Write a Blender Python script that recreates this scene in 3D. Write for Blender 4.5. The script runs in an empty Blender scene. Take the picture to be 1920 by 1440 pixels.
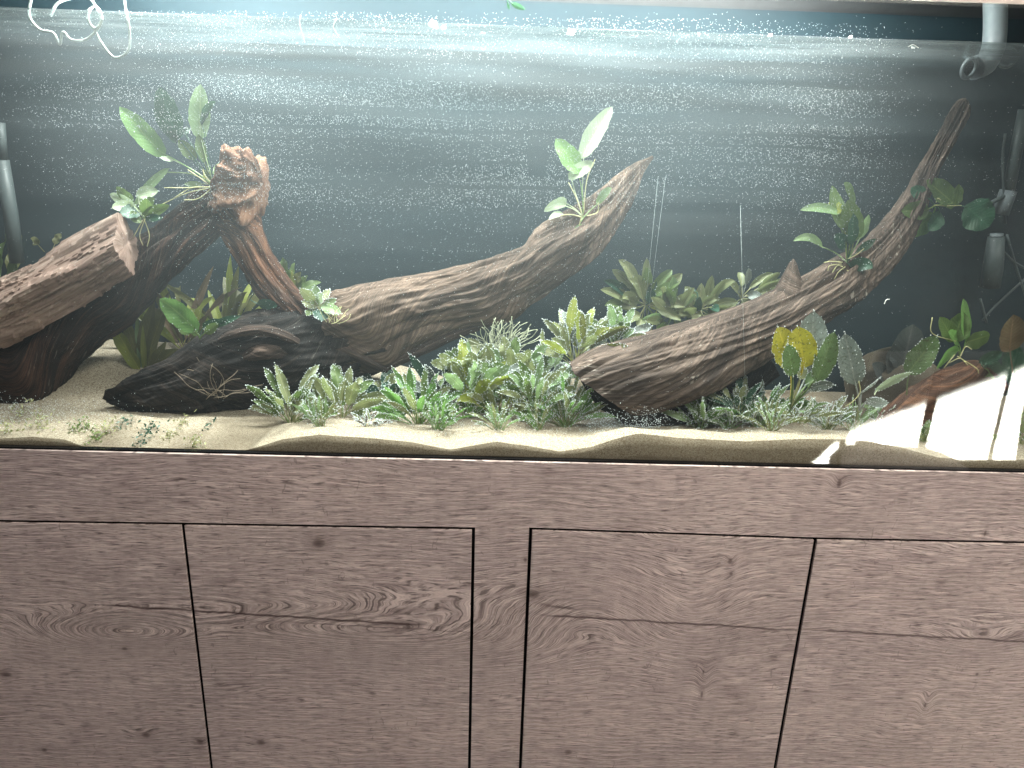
import bpy, math, random
import numpy as np
from mathutils import Vector, noise
R = math.radians
random.seed(7)
rs = np.random.RandomState(5)
scene = bpy.context.scene
col = scene.collection

# ---------------------------------------------------------------- camera
F, PITCH, YAW, ROLL, DIST = 1442.0, R(18.60), R(1.32), R(1.90), 1.10
_f = Vector((math.sin(YAW)*math.cos(PITCH), math.cos(YAW)*math.cos(PITCH), -math.sin(PITCH)))
_r = Vector((math.cos(YAW), -math.sin(YAW), 0)); _u = _r.cross(_f)
_r, _u = math.cos(ROLL)*_r + math.sin(ROLL)*_u, -math.sin(ROLL)*_r + math.cos(ROLL)*_u
def ray(u, v):
    d = _f + _r*((u-960)/F) - _u*((v-720)/F)
    return d/d.y
ZB = 0.78                                     # underside of the tank above the floor
CAM = Vector((0, -DIST, 0)); CAM.z = ZB - ray(960, 863).z*DIST
def sq(Y): return Y if Y < .2 else .2+(Y-.2)*.62  # water makes the far half of the tank look shallower
def P(u, v, Y=0.0):                            # a point of the place at depth Y behind the front glass
    return CAM + ray(u, v)*(DIST+sq(Y))
def S(Y=0.0): return (DIST+sq(Y))/F*1.03           # metres per photo pixel at that depth
cd = bpy.data.cameras.new("camera"); cam = bpy.data.objects.new("camera", cd); col.objects.link(cam)
cd.sensor_width = 36; cd.lens = F/1920*36; cd.clip_start = .02; cd.clip_end = 100
from mathutils import Matrix
m = Matrix((( _r.x, _u.x, -_f.x, CAM.x), (_r.y, _u.y, -_f.y, CAM.y), (_r.z, _u.z, -_f.z, CAM.z), (0,0,0,1)))
cam.matrix_world = m; scene.camera = cam

# ---------------------------------------------------------------- world, exposure, lamps
w = bpy.data.worlds.new("World"); scene.world = w; w.use_nodes = True
w.node_tree.nodes["Background"].inputs[0].default_value = (.75, .85, 1, 1)
w.node_tree.nodes["Background"].inputs[1].default_value = .05
scene.view_settings.view_transform = 'Standard'; scene.view_settings.look = 'None'
scene.view_settings.exposure = 0; scene.view_settings.gamma = 1
scene.cycles.transparent_max_bounces = 24; scene.cycles.max_bounces = 8
scene.cycles.sample_clamp_indirect = 0
def area(name, loc, target, sx, sy, power, color, spread=180, roll=0):
    l = bpy.data.lights.new(name, 'AREA'); l.shape = 'RECTANGLE'; l.size = sx; l.size_y = sy
    l.energy = power; l.color = color; l.spread = R(spread)
    o = bpy.data.objects.new(name, l); col.objects.link(o); o.location = loc
    q = (Vector(target)-Vector(loc)).to_track_quat('-Z', 'Y')
    o.rotation_mode = 'QUATERNION'; o.rotation_quaternion = q @ Matrix.Rotation(roll, 3, 'Z').to_quaternion()
    return o
ZW = P(960, 46).z                              # water level
ZT = ZB + .70
TD = .375                                     # clear depth of the tank
BARS = ((-.48, .18, .36, 31), (.13, .18, .78, 49))          # two LED bars: x, y, length, power
for (bx, by, bl, bp) in BARS: area("tank_lamp_light", (bx, by, ZW+.24), (bx, by-.01, 0), bl, .04, bp, (1, 1, .98), 140)
area("cabinet_fill_light", (1.3, -1.3, 3.0), (.5, 0, .3), 1.2, .8, 112, (1, .95, .87))  # added overhead fill for the cabinet front, an unseen source
area("cabinet_fill_light", (-.9, -1.2, 2.8), (-.3, 0, .2), 1.0, .8, 7, (.95, .92, 1))  # weaker cool fill, likewise added, on the left

# ---------------------------------------------------------------- helpers
def tag(o, label=None, cat=None, group=None, kind=None):
    if label: o['label'] = label
    if cat: o['category'] = cat
    if group: o['group'] = group
    if kind: o['kind'] = kind
    return o
def empty(name, loc, label, cat, group=None):
    o = bpy.data.objects.new(name, None); col.objects.link(o); o.location = loc
    o.empty_display_size = .02
    return tag(o, label, cat, group)
def mk(name, verts, faces, mat, parent=None, smooth=True, uvs=None):
    me = bpy.data.meshes.new(name)
    off = None
    if parent is not None:
        q = parent; off = Vector((0, 0, 0))
        while q is not None: off += q.location; q = q.parent
    V = [tuple(Vector(v)-off) for v in verts] if off is not None else [tuple(v) for v in verts]
    me.from_pydata(V, [], faces)
    if uvs is not None:
        uvl = me.uv_layers.new(name="UVMap")
        li = np.empty(len(me.loops), dtype=np.int32); me.loops.foreach_get("vertex_index", li)
        uvl.data.foreach_set("uv", np.asarray(uvs, dtype=np.float32)[li].ravel())
    if smooth: me.polygons.foreach_set("use_smooth", [True]*len(me.polygons))
    me.materials.append(mat); me.update()
    o = bpy.data.objects.new(name, me); col.objects.link(o)
    if parent is not None: o.parent = parent
    return o
class MB:
    def __init__(s): s.v = []; s.f = []; s.uv = []
    def box(s, a, b):
        n = len(s.v); x0, y0, z0 = a; x1, y1, z1 = b
        s.v += [(x0,y0,z0),(x1,y0,z0),(x1,y1,z0),(x0,y1,z0),(x0,y0,z1),(x1,y0,z1),(x1,y1,z1),(x0,y1,z1)]
        s.f += [tuple(n+i for i in q) for q in ((0,3,2,1),(4,5,6,7),(0,1,5,4),(1,2,6,5),(2,3,7,6),(3,0,4,7))]
        return s
    def hexa(s, fr, y0, y1):                   # front outline (4 x,z points, anticlockwise from bottom left) given depth
        n = len(s.v)
        s.v += [(x, y0, z) for x, z in fr] + [(x, y1, z) for x, z in fr]
        s.f += [tuple(n+i for i in q) for q in ((0,1,2,3),(7,6,5,4),(0,4,5,1),(1,5,6,2),(2,6,7,3),(3,7,4,0))]
        return s
    def tube(s, pts, rad, k=6, cap=True):
        pts = [Vector(p) for p in pts]; n0 = len(s.v); N = len(pts)
        if not hasattr(rad, '__len__'): rad = [rad]*N
        ref = Vector((0.3, 1, .2)).normalized()
        for i, p in enumerate(pts):
            t = (pts[min(i+1, N-1)]-pts[max(i-1, 0)])
            t = t.normalized() if t.length > 1e-9 else Vector((0, 0, 1))
            a = t.cross(ref)
            if a.length < 1e-3: a = t.cross(Vector((1, 0, 0)))
            a.normalize(); b = t.cross(a)
            for j in range(k):
                th = 2*math.pi*j/k; s.v.append(tuple(p+(a*math.cos(th)+b*math.sin(th))*rad[i]))
        for i in range(N-1):
            for j in range(k):
                s.f.append((n0+i*k+j, n0+i*k+(j+1) % k, n0+(i+1)*k+(j+1) % k, n0+(i+1)*k+j))
        if cap:
            s.f.append(tuple(n0+j for j in range(k))[::-1]); s.f.append(tuple(n0+(N-1)*k+j for j in range(k)))
        return s
    def octa(s, p, r, squash=1.0):
        n = len(s.v); x, y, z = p; q = r*squash
        s.v += [(x+r,y,z),(x-r,y,z),(x,y+q,z),(x,y-q,z),(x,y,z+r),(x,y,z-r)]
        s.f += [(n,n+2,n+4),(n+2,n+1,n+4),(n+1,n+3,n+4),(n+3,n,n+4),(n+2,n,n+5),(n+1,n+2,n+5),(n+3,n+1,n+5),(n,n+3,n+5)]
        return s
    def build(s, name, mat, parent=None, smooth=False):
        return mk(name, s.v, s.f, mat, parent, smooth)
def bevel(o, wd=.0015, seg=2):
    b = o.modifiers.new("bevel", 'BEVEL'); b.width = wd; b.segments = seg; b.limit_method = 'ANGLE'; return o
def curve(pts, n=10):                          # Catmull-Rom through points
    pts = [Vector(p) for p in pts]; out = []
    q = [pts[0]*2-pts[1]]+pts+[pts[-1]*2-pts[-2]]
    for i in range(1, len(q)-2):
        for k in range(n):
            t = k/n; a, b, c, d = q[i-1], q[i], q[i+1], q[i+2]
            out.append(.5*((2*b)+(c-a)*t+(2*a-5*b+4*c-d)*t*t+(3*b-a-3*c+d)*t**3))
    out.append(pts[-1]); return out

# ---------------------------------------------------------------- materials
class NT:
    def __init__(s, name):
        s.m = bpy.data.materials.new(name); s.m.use_nodes = True; s.t = s.m.node_tree; s.t.nodes.clear()
        s.out = s.t.nodes.new('ShaderNodeOutputMaterial')
    def n(s, typ, **kw):
        nd = s.t.nodes.new('ShaderNode'+typ)
        for k, v in kw.items():
            if k.startswith('i_'):
                key = k[2:]; key = int(key) if key.isdigit() else key.replace('_', ' ')
                s.set(nd.inputs[key], v)
            else: setattr(nd, k, v)
        return nd
    def set(s, sock, v):
        if isinstance(v, bpy.types.NodeSocket): s.t.links.new(v, sock)
        elif isinstance(v, bpy.types.Node): s.t.links.new(v.outputs[0], sock)
        else: sock.default_value = v
    def math(s, op, a, b=0.0, clamp=False):
        nd = s.n('Math', operation=op, use_clamp=clamp); s.set(nd.inputs[0], a); s.set(nd.inputs[1], b); return nd.outputs[0]
    def mix(s, f, a, b):
        nd = s.n('Mix', data_type='RGBA'); s.set(nd.inputs[0], f); s.set(nd.inputs[6], a); s.set(nd.inputs[7], b); return nd.outputs[2]
    def ramp(s, f, stops):
        nd = s.n('ValToRGB'); s.set(nd.inputs[0], f); e = nd.color_ramp.elements
        while len(e) < len(stops): e.new(.5)
        for el, (p, c) in zip(e, stops): el.position = p; el.color = c if len(c) == 4 else (*c, 1)
        return nd.outputs[0]
    def mapr(s, v, a, b, c=0.0, d=1.0):
        nd = s.n('MapRange'); s.set(nd.inputs[0], v)
        for i, q in enumerate((a, b, c, d)): nd.inputs[i+1].default_value = q
        return nd.outputs[0]
    def noise(s, vec, scale, detail=3, rough=.5, dist=0):
        nd = s.n('TexNoise'); s.set(nd.inputs['Vector'], vec); nd.inputs['Scale'].default_value = scale
        nd.inputs['Detail'].default_value = detail; nd.inputs['Roughness'].default_value = rough; nd.inputs['Distortion'].default_value = dist
        return nd.outputs[0]
    def scalev(s, vec, sc):
        nd = s.n('Mapping'); s.set(nd.inputs[0], vec); nd.inputs['Scale'].default_value = sc; return nd.outputs[0]
    def coord(s, k='Object'): return s.n('TexCoord').outputs[k]
    def done(s, sh): s.t.links.new(sh.outputs[0] if isinstance(sh, bpy.types.Node) else sh, s.out.inputs[0]); return s.m
    def pbsdf(s, colr, rough=.6, bump=None, bstr=.3, bdist=.002, spec=.4):
        p = s.n('BsdfPrincipled'); s.set(p.inputs['Base Color'], colr); s.set(p.inputs['Roughness'], rough)
        p.inputs['Specular IOR Level'].default_value = spec
        if bump is not None:
            b = s.n('Bump'); s.set(b.inputs['Height'], bump); b.inputs['Strength'].default_value = bstr
            b.inputs['Distance'].default_value = bdist; s.t.links.new(b.outputs[0], p.inputs['Normal'])
        return p
def plain(name, c, rough=.6, spec=.4):
    t = NT(name); n = t.noise(t.coord(), 60, 4)
    cc = t.mix(n, (*[x*.75 for x in c], 1), (*[min(1, x*1.2) for x in c], 1))
    return t.done(t.pbsdf(cc, rough, spec=spec))

def oak_mat():                                  # grey-brown oak laminate, grain runs along x, one sheet over all doors
    t = NT("grey_oak"); c = t.coord(); sx = t.n('SeparateXYZ'); t.set(sx.inputs[0], c)
    X, Z = sx.outputs[0], sx.outputs[2]
    wob = t.noise(t.scalev(c, (1.3, 1, 5)), 2.2, 3)
    Fz = t.math('ADD', t.math('MULTIPLY', Z, 1.0), t.math('MULTIPLY', wob, .055))
    def px(u, v): p = P(u, v); return p.x, p.z
    bumps = [((230, 1192), .16, .034, .085), ((480, 1180), .16, .030, .04), ((660, 1185), .15, .05, .08),
             ((870, 1190), .15, .075, .075), ((250, 1175), .09, .03, .05), ((1100, 1150), .12, .06, -.045),
             ((1290, 1140), .09, .10, .05), ((590, 1015), .03, .014, .012), ((1830, 1200), .07, .03, .03), ((1370, 1050), .012, .012, .01),
             ((1320, 1270), .012, .035, .02), ((1735, 1320), .012, .03, .02), ((1570, 905), .012, .014, .012), ((260, 1375), .03, .01, .01), ((380, 1388), .012, .008, .008), ((490, 1388), .02, .01, .008)]
    for (uv, ax, az, A) in bumps:
        x0, z0 = px(*uv)
        dx = t.math('DIVIDE', t.math('SUBTRACT', X, x0), ax); dz = t.math('DIVIDE', t.math('SUBTRACT', Z, z0), az)
        d2 = t.math('ADD', t.math('MULTIPLY', dx, dx), t.math('MULTIPLY', dz, dz))
        Fz = t.math('ADD', Fz, t.math('MULTIPLY', t.math('EXPONENT', t.math('MULTIPLY', d2, -1)), A))
    fine = t.noise(t.scalev(c, (10, 1, 60)), 5, 4)
    jag = t.math('MULTIPLY', t.math('SUBTRACT', fine, .5), .010)
    rings = t.math('SINE', t.math('MULTIPLY', t.math('ADD', Fz, jag), 640))
    rings = t.mapr(rings, -.5, .9)
    _x, _z = px(430, 1180); _d = t.math('ADD', t.math('POWER', t.math('DIVIDE', t.math('SUBTRACT', Z, _z), .06), 2), t.math('POWER', t.math('DIVIDE', t.math('SUBTRACT', X, _x), .42), 2))
    ringamp = t.math('ADD', t.mapr(t.noise(t.scalev(c, (1, 1, 4)), 3.0, 2), .45, .7, .1, .7), t.math('MULTIPLY', t.math('EXPONENT', t.math('MULTIPLY', _d, -1)), .9), True)      # figure strong in places
    # vein streaks that follow the figure
    cb = t.n('CombineXYZ'); t.set(cb.inputs[0], t.math('MULTIPLY', X, 15)); t.set(cb.inputs[1], 0.0); t.set(cb.inputs[2], t.math('MULTIPLY', Fz, 450))
    streak = t.noise(cb.outputs[0], 1.0, 4, .65)
    cb2 = t.n('CombineXYZ'); t.set(cb2.inputs[0], t.math('MULTIPLY', X, 42)); t.set(cb2.inputs[2], t.math('MULTIPLY', Fz, 900)); t.set(cb2.inputs[1], 3.0)
    pores = t.mapr(t.noise(cb2.outputs[0], 1.0, 2, .6), .50, .64)
    base = t.ramp(t.noise(t.scalev(c, (1.2, 1, 6)), 2.0, 3), [(.25, (.25, .185, .168)), (.5, (.36, .275, .245)), (.75, (.46, .36, .32))])
    s1 = t.mapr(streak, .36, .64)
    tone = t.mapr(t.noise(t.scalev(c, (.8, 1, 2.6)), 2.2, 3), .35, .65)
    base = t.mix(t.math('MULTIPLY', tone, .62), base, (.19, .135, .14, 1))
    colr = t.mix(t.math('MULTIPLY', s1, .75), base, (.80, .65, .59, 1))
    colr = t.mix(t.math('MULTIPLY', t.math('MULTIPLY', rings, ringamp), .55), colr, (.10, .073, .068, 1))
    colr = t.mix(t.math('MULTIPLY', pores, .78), colr, (.075, .053, .048, 1))
    # long check and its neighbours, knots
    def crack(pts, hw, dark):
        nonlocal colr
        x0, z0 = px(*pts[0]); x1, z1 = px(*pts[1]); sl = (z1-z0)/(x1-x0)
        line = t.math('ADD', t.math('MULTIPLY', t.math('SUBTRACT', X, x0), sl), z0)
        wv = t.math('MULTIPLY', t.math('SUBTRACT', t.noise(t.scalev(c, (1, 0, 0)), 22, 4), .5), .010)
        d = t.math('ABSOLUTE', t.math('SUBTRACT', t.math('ADD', line, wv), Z))
        prof = t.mapr(d, hw*1.0, 0.0); ends = t.math('MULTIPLY', t.mapr(X, x0, x0+.05), t.mapr(X, x1, x1-.05))
        colr = t.mix(t.math('MULTIPLY', t.math('MULTIPLY', prof, ends), dark), colr, (.045, .02, .018, 1))
    crack([(160, 1130), (820, 1172)], .0032, .97); crack([(500, 1162), (915, 1185)], .0014, .7)
    crack([(995, 1128), (1110, 1145)], .004, .8); crack([(1000, 1150), (1500, 1180)], .0032, .95)
    crack([(1500, 1178), (1990, 1205)], .0028, .95); crack([(1800, 1145), (1990, 1152)], .0012, .7)
    for (u, v, r, sq) in [(598, 1016, .008, 1.3), (1368, 1050, .005, .8), (1370, 1074, .003, 1), (1318, 1258, .005, .25), (1315, 1300, .007, .35), (1733, 1320, .006, .3), (275, 1376, .005, 1.5),
                          (376, 1388, .005, 1.2), (490, 1390, .006, 1.3), (1572, 905, .008, .45), (1845, 998, .006, .35), (985, 1048, .004, .8), (637, 1176, .003, 1), (235, 1214, .003, 1.6), (85, 1404, .004, 1.2), (1065, 1408, .006, 1.2), (1830, 1262, .003, 1), (1000, 1112, .008, 1.3), (12, 1262, .006, 1.8)]:
        x0, z0 = px(u, v)
        dx = t.math('DIVIDE', t.math('SUBTRACT', X, x0), r*sq); dz = t.math('DIVIDE', t.math('SUBTRACT', Z, z0), r)
        d2 = t.math('ADD', t.math('MULTIPLY', dx, dx), t.math('MULTIPLY', dz, dz))
        d2 = t.math('ADD', d2, t.math('MULTIPLY', t.math('SUBTRACT', streak, .5), 1.6))
        colr = t.mix(t.math('MULTIPLY', t.mapr(d2, 1.4, 0.0), .8), colr, (.06, .033, .028, 1))
        colr = t.mix(t.math('MULTIPLY', t.mapr(d2, 9, 0.5), .3), colr, (.12, .08, .07, 1))
    # medullary flecks on the rail
    fl = t.noise(t.scalev(c, (60, 1, 34)), 1.6, 2, .5, 1.2); fl = t.mapr(fl, .67, .71)
    rail = t.mapr(t.noise(t.scalev(c, (2, 1, 3)), 2, 1), .42, .55)
    colr = t.mix(t.math('MULTIPLY', t.math('MULTIPLY', fl, rail), .45), colr, (.12, .085, .078, 1))
    hgt = t.math('SUBTRACT', s1, t.math('MULTIPLY', pores, 1.2))
    return t.done(t.pbsdf(colr, .52, hgt, .6, .0008, .35))
OAK = oak_mat()
BLACK = plain("black_gap", (.004, .004, .005), .8, .1)

def glass_mat():
    t = NT("clear_glass"); tr = t.n('BsdfTransparent'); tr.inputs[0].default_value = (.97, .99, .98, 1)
    g = t.n('BsdfGlossy'); g.inputs['Roughness'].default_value = 0.0
    fr = t.n('LayerWeight'); fr.inputs[0].default_value = .5
    fc = t.math('ADD', t.math('MULTIPLY', t.math('POWER', fr.outputs['Facing'], 5), .9), .048)
    mx = t.n('MixShader'); t.set(mx.inputs[0], fc); t.set(mx.inputs[1], tr); t.set(mx.inputs[2], g)
    return t.done(mx)
def film_glow_mat():                                 # wiped mineral haze inside the pane, graded to paint the lamp glow
    t = NT("glass_film_glow"); c = t.coord()
    tr = t.n('BsdfTransparent'); d = t.n('BsdfDiffuse'); d.inputs[0].default_value = (.86, .92, .95, 1)
    tl = t.n('BsdfTranslucent'); tl.inputs[0].default_value = (.86, .92, .95, 1)
    ad = t.n('MixShader'); ad.inputs[0].default_value = .6; t.set(ad.inputs[1], d); t.set(ad.inputs[2], tl)
    b = t.noise(t.scalev(c, (.5, 1, 22)), 1.5, 4, .6); b2 = t.noise(t.scalev(c, (1.4, 1, 3)), 2, 3)
    sz = t.n('SeparateXYZ'); t.set(sz.inputs[0], c)
    fac = t.math('MULTIPLY', t.mapr(b, .3, .7, .6, 1.3), t.mapr(b2, .3, .7, .7, 1.2))
    fac = t.math('MULTIPLY', fac, t.mapr(sz.outputs[2], .1, .62, .004, .095))  # thickens upward, painting the glow below the lamps
    fac = t.math('MULTIPLY', fac, t.math('MULTIPLY', t.mapr(sz.outputs[0], .74, .38, .22, 1), t.mapr(sz.outputs[0], -.72, -.5, .35, 1)))  # thins toward both ends, painting the fall-off of the lamps
    mx = t.n('MixShader'); t.set(mx.inputs[0], fac); t.set(mx.inputs[1], tr); t.set(mx.inputs[2], ad)
    return t.done(mx)
def water_mat():
    t = NT("water_surface"); c = t.coord()
    tr = t.n('BsdfTransparent'); tr.inputs[0].default_value = (.93, .98, .97, 1)
    gl = t.n('BsdfGlossy'); gl.inputs['Roughness'].default_value = .22; gl.inputs[0].default_value = (.8, .9, .9, 1)
    tl = t.n('BsdfTranslucent'); tl.inputs[0].default_value = (.85, .95, .93, 1)
    bm = t.n('Bump'); t.set(bm.inputs['Height'], t.noise(t.scalev(c, (2, 30, 1)), 3, 4)); bm.inputs['Distance'].default_value = .004
    t.t.links.new(bm.outputs[0], gl.inputs['Normal'])
    a = t.n('MixShader'); t.set(a.inputs[0], t.mapr(t.noise(t.scalev(c, (1.5, 30, 1)), 2.5, 5, .7), .40, .8, .0, .05)); t.set(a.inputs[1], tr); t.set(a.inputs[2], tl)
    b = t.n('MixShader'); t.set(b.inputs[0], t.mapr(t.noise(t.scalev(c, (1, 22, 1)), 3.5, 5, .65), .38, .62, .35, .85)); t.set(b.inputs[1], a); t.set(b.inputs[2], gl)
    return t.done(b)
def sand_mat():
    t = NT("pale_sand"); c = t.coord(); sx = t.n('SeparateXYZ'); t.set(sx.inputs[0], c)
    g = t.noise(c, 900, 2, .7); g2 = t.noise(c, 9, 4)
    v = t.n('TexVoronoi'); t.set(v.inputs[0], c); v.inputs['Scale'].default_value = 700
    sep = t.n('SeparateColor'); t.set(sep.inputs[0], v.outputs['Color'])
    grain = t.ramp(sep.outputs[0], [(0, (.10, .072, .045)), (.14, (.22, .172, .115)), (.5, (.31, .255, .188)), (1, (.45, .40, .32))])
    colr = t.mix(t.mapr(g2, .3, .7, 0, .35), grain, (.25, .205, .15, 1))
    colr = t.mix(t.math('MULTIPLY', t.math('LESS_THAN', sx.outputs[1], .0116), .62), colr, (.085, .06, .036, 1))   # front face against the glass painted darker, for the shade there
    # darker lower layer seen where the bed meets the glass
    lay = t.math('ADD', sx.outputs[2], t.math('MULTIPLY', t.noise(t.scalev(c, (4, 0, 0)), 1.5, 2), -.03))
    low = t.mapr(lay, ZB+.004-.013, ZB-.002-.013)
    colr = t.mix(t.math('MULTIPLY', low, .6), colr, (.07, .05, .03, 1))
    return t.done(t.pbsdf(colr, .9, t.math('ADD', g, t.math('MULTIPLY', sep.outputs[1], .6)), .7, .0012, .2))
def wood_mat(name, dark, mid, light, pale=.25, sc=1.0):
    t = NT(name); uv = t.coord('UV'); c = t.coord()
    g = t.noise(t.scalev(uv, (8*sc, 230*sc, 1)), 1, 6, .7, .4)
    g2 = t.noise(t.scalev(uv, (4*sc, 40*sc, 1)), 1, 5, .65, .5)
    n = t.noise(c, 9, 5, .6)
    colr = t.ramp(t.math('ADD', t.math('MULTIPLY', g, .55), t.math('MULTIPLY', g2, .45)), [(.30, dark), (.48, mid), (.66, light)])
    colr = t.mix(t.mapr(n, .35, .65, 0, .55), colr, (*dark, 1))
    spots = t.mapr(t.noise(t.scalev(uv, (26, 110, 1)), 1, 3, .7), .60, .66)
    msk = t.mapr(t.noise(c, 7, 2), .5, .62)
    colr = t.mix(t.math('MULTIPLY', t.math('MULTIPLY', spots, msk), pale), colr, (.42, .37, .32, 1))
    h = t.math('ADD', t.math('MULTIPLY', g, 1.0), t.math('MULTIPLY', g2, 1.6))
    return t.done(t.pbsdf(colr, .78, h, .6, .004, .25))
def leaf_mat(name, c1, c2, vein=.5, trans=.35, spot=0, rough=.4):
    c1 = [q*.62 for q in c1]; c2 = [q*.62 for q in c2]
    t = NT(name); uv = t.coord('UV'); sx = t.n('SeparateXYZ'); t.set(sx.inputs[0], uv); oi = t.n('ObjectInfo')
    U, V = sx.outputs[0], sx.outputs[1]
    av = t.math('ABSOLUTE', V)
    n = t.noise(t.coord(), 45, 3); side = t.math('SINE', t.math('MULTIPLY', t.math('SUBTRACT', t.math('MULTIPLY', U, 11), t.math('MULTIPLY', av, 2.4)), 6.283))
    f = t.math('ADD', t.math('MULTIPLY', n, .6), t.math('MULTIPLY', oi.outputs['Random'], .5), True)
    colr = t.mix(f, (*c1, 1), (*c2, 1))
    rib = t.math('MAXIMUM', t.mapr(av, .10, .03), t.math('MULTIPLY', t.mapr(side, .75, 1.0), .35))
    colr = t.mix(t.math('MULTIPLY', rib, vein), colr, (min(1, c2[0]*1.7), min(1, c2[1]*1.45), min(1, c2[2]*1.5), 1))
    if spot: colr = t.mix(t.math('MULTIPLY', t.mapr(t.noise(t.coord(), 190, 3, .7), .56, .63), spot), colr, (.05, .045, .02, 1))
    p = t.pbsdf(colr, rough, t.math('ADD', n, t.math('MULTIPLY', side, .15)), .4, .002, .5)
    tl = t.n('BsdfTranslucent'); t.set(tl.inputs[0], t.mix(.5, colr, (c2[0]*1.3, min(1, c2[1]*1.5), c2[2], 1)))
    mx = t.n('MixShader'); mx.inputs[0].default_value = trans; t.set(mx.inputs[1], p); t.set(mx.inputs[2], tl)
    return t.done(mx)
LM = {
 'green': leaf_mat("leaf_green", (.075, .13, .04), (.21, .31, .10)),
 'bright': leaf_mat("leaf_bright_green", (.12, .28, .07), (.27, .48, .15), trans=.5),
 'dark': leaf_mat("leaf_dark_green", (.015, .06, .03), (.04, .13, .07), trans=.2),
 'blue': leaf_mat("leaf_blue_green", (.010, .050, .030), (.030, .11, .065), trans=.15),
 'pale': leaf_mat("leaf_pale_green", (.22, .36, .16), (.42, .58, .30), trans=.4),
 'white': leaf_mat("leaf_whitish", (.50, .62, .40), (.72, .85, .60), trans=.4),  # whitish leaf colour
 'sage': leaf_mat("leaf_sage", (.18, .22, .10), (.42, .46, .23), vein=.6),
 'olive': leaf_mat("leaf_olive_brown", (.10, .10, .03), (.22, .22, .07), trans=.5),
 'lime': leaf_mat("leaf_yellow_green", (.30, .36, .06), (.50, .56, .12), trans=.5),
 'yellow': leaf_mat("leaf_yellow", (.42, .36, .03), (.66, .58, .06), trans=.4, spot=.8),
 'spotted': leaf_mat("leaf_spotted_green", (.09, .15, .06), (.17, .26, .10), spot=.9),
 'grey': leaf_mat("leaf_grey_frosted", (.16, .19, .17), (.36, .42, .38), spot=.6, trans=.2),
 'brown': leaf_mat("leaf_brown", (.10, .06, .03), (.20, .14, .08), trans=.3),
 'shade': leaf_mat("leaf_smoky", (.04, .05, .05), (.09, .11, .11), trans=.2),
}
STEM_RED = plain("stem_red", (.14, .04, .02)); ROOT = plain("root_pale", (.42, .40, .20), .6); ROOTB = plain("root_brown", (.13, .10, .07), .7)
def bubble_mat():
    t = NT("air_bubble"); d = t.n('BsdfDiffuse'); d.inputs[0].default_value = (.85, .9, .9, 1)
    tl = t.n('BsdfTranslucent'); tl.inputs[0].default_value = (.85, .9, .9, 1)
    g = t.n('BsdfGlossy'); g.inputs['Roughness'].default_value = .15
    a = t.n('MixShader'); a.inputs[0].default_value = .5; t.set(a.inputs[1], d); t.set(a.inputs[2], tl)
    b = t.n('MixShader'); b.inputs[0].default_value = .2; t.set(b.inputs[1], a); t.set(b.inputs[2], g)
    return t.done(b)
BUB = bubble_mat()

# ---------------------------------------------------------------- cabinet
cab = empty("aquarium_cabinet", (0, 0, 0), "grey-brown oak cabinet with four flush doors under the aquarium", "cabinet")
def xat(u0, v0, u1, v1): return (P(u0, v0).x + P(u1, v1).x)/2
xs = [xat(343, 983, 398, 1440), xat(888, 990, 880, 1440), xat(994, 990, 976, 1440), xat(1528, 1010, 1452, 1440)]
dw = xs[1]-xs[0]; YF = -.003; DT = .005; G = .0026
ztop = [P(0, 975).z, P(343, 981).z, P(888, 990).z, P(994, 990).z, P(1528, 1008.5).z, P(1920, 1017).z]
CX0, CX1 = xs[0]-dw-.09, xs[3]+dw+.09
XL, XR = CX0+.004, CX1-.004
zbot = .10; ZR = ZB-.0015
def door(x0, x1, z0, z1):
    mb = MB().hexa([(x0+G, zbot+G), (x1-G, zbot+G), (x1-G, z1-G), (x0+G, z0-G)], YF, YF+DT)
    return bevel(mb.build("door", OAK, cab), .0009, 2)
door(xs[0]-dw, xs[0], ztop[0]-.002, ztop[1]); door(xs[0], xs[1], ztop[1], ztop[2])
door(xs[2], xs[3], ztop[3], ztop[4]); door(xs[3], xs[3]+dw, ztop[4], ztop[5]+.001)
mb = MB()
mb.hexa([(CX0, ztop[0]-.002), (xs[0]-dw, ztop[0]-.002), (xs[0]-dw, ZR), (CX0, ZR)], YF, YF+DT)
mb.hexa([(xs[0]-dw, ztop[0]-.002+G), (xs[0], ztop[1]+G), (xs[0], ZR), (xs[0]-dw, ZR)], YF, YF+DT)
mb.hexa([(xs[0], ztop[1]+G), (xs[1]+G, ztop[2]+G), (xs[1]+G, ZR), (xs[0], ZR)], YF, YF+DT)
mb.hexa([(xs[1]+G, zbot), (xs[2]-G, zbot), (xs[2]-G, ZR), (xs[1]+G, ZR)], YF, YF+DT)
mb.hexa([(xs[2]-G, ztop[3]+G), (xs[3], ztop[4]+G), (xs[3], ZR), (xs[2]-G, ZR)], YF, YF+DT)
mb.hexa([(xs[3], ztop[4]+G), (xs[3]+dw, ztop[5]+.001+G), (xs[3]+dw, ZR), (xs[3], ZR)], YF, YF+DT)
mb.hexa([(xs[3]+dw, ztop[5]), (CX1, ztop[5]), (CX1, ZR), (xs[3]+dw, ZR)], YF, YF+DT)
mb.build("front_frame", OAK, cab)
MB().box((CX0, YF+DT+.002, .0), (CX1, .62, ZB-.012)).build("carcass", BLACK, cab)
MB().box((CX0, .03, .0), (CX1, .60, .09)).build("plinth", BLACK, cab)

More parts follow.
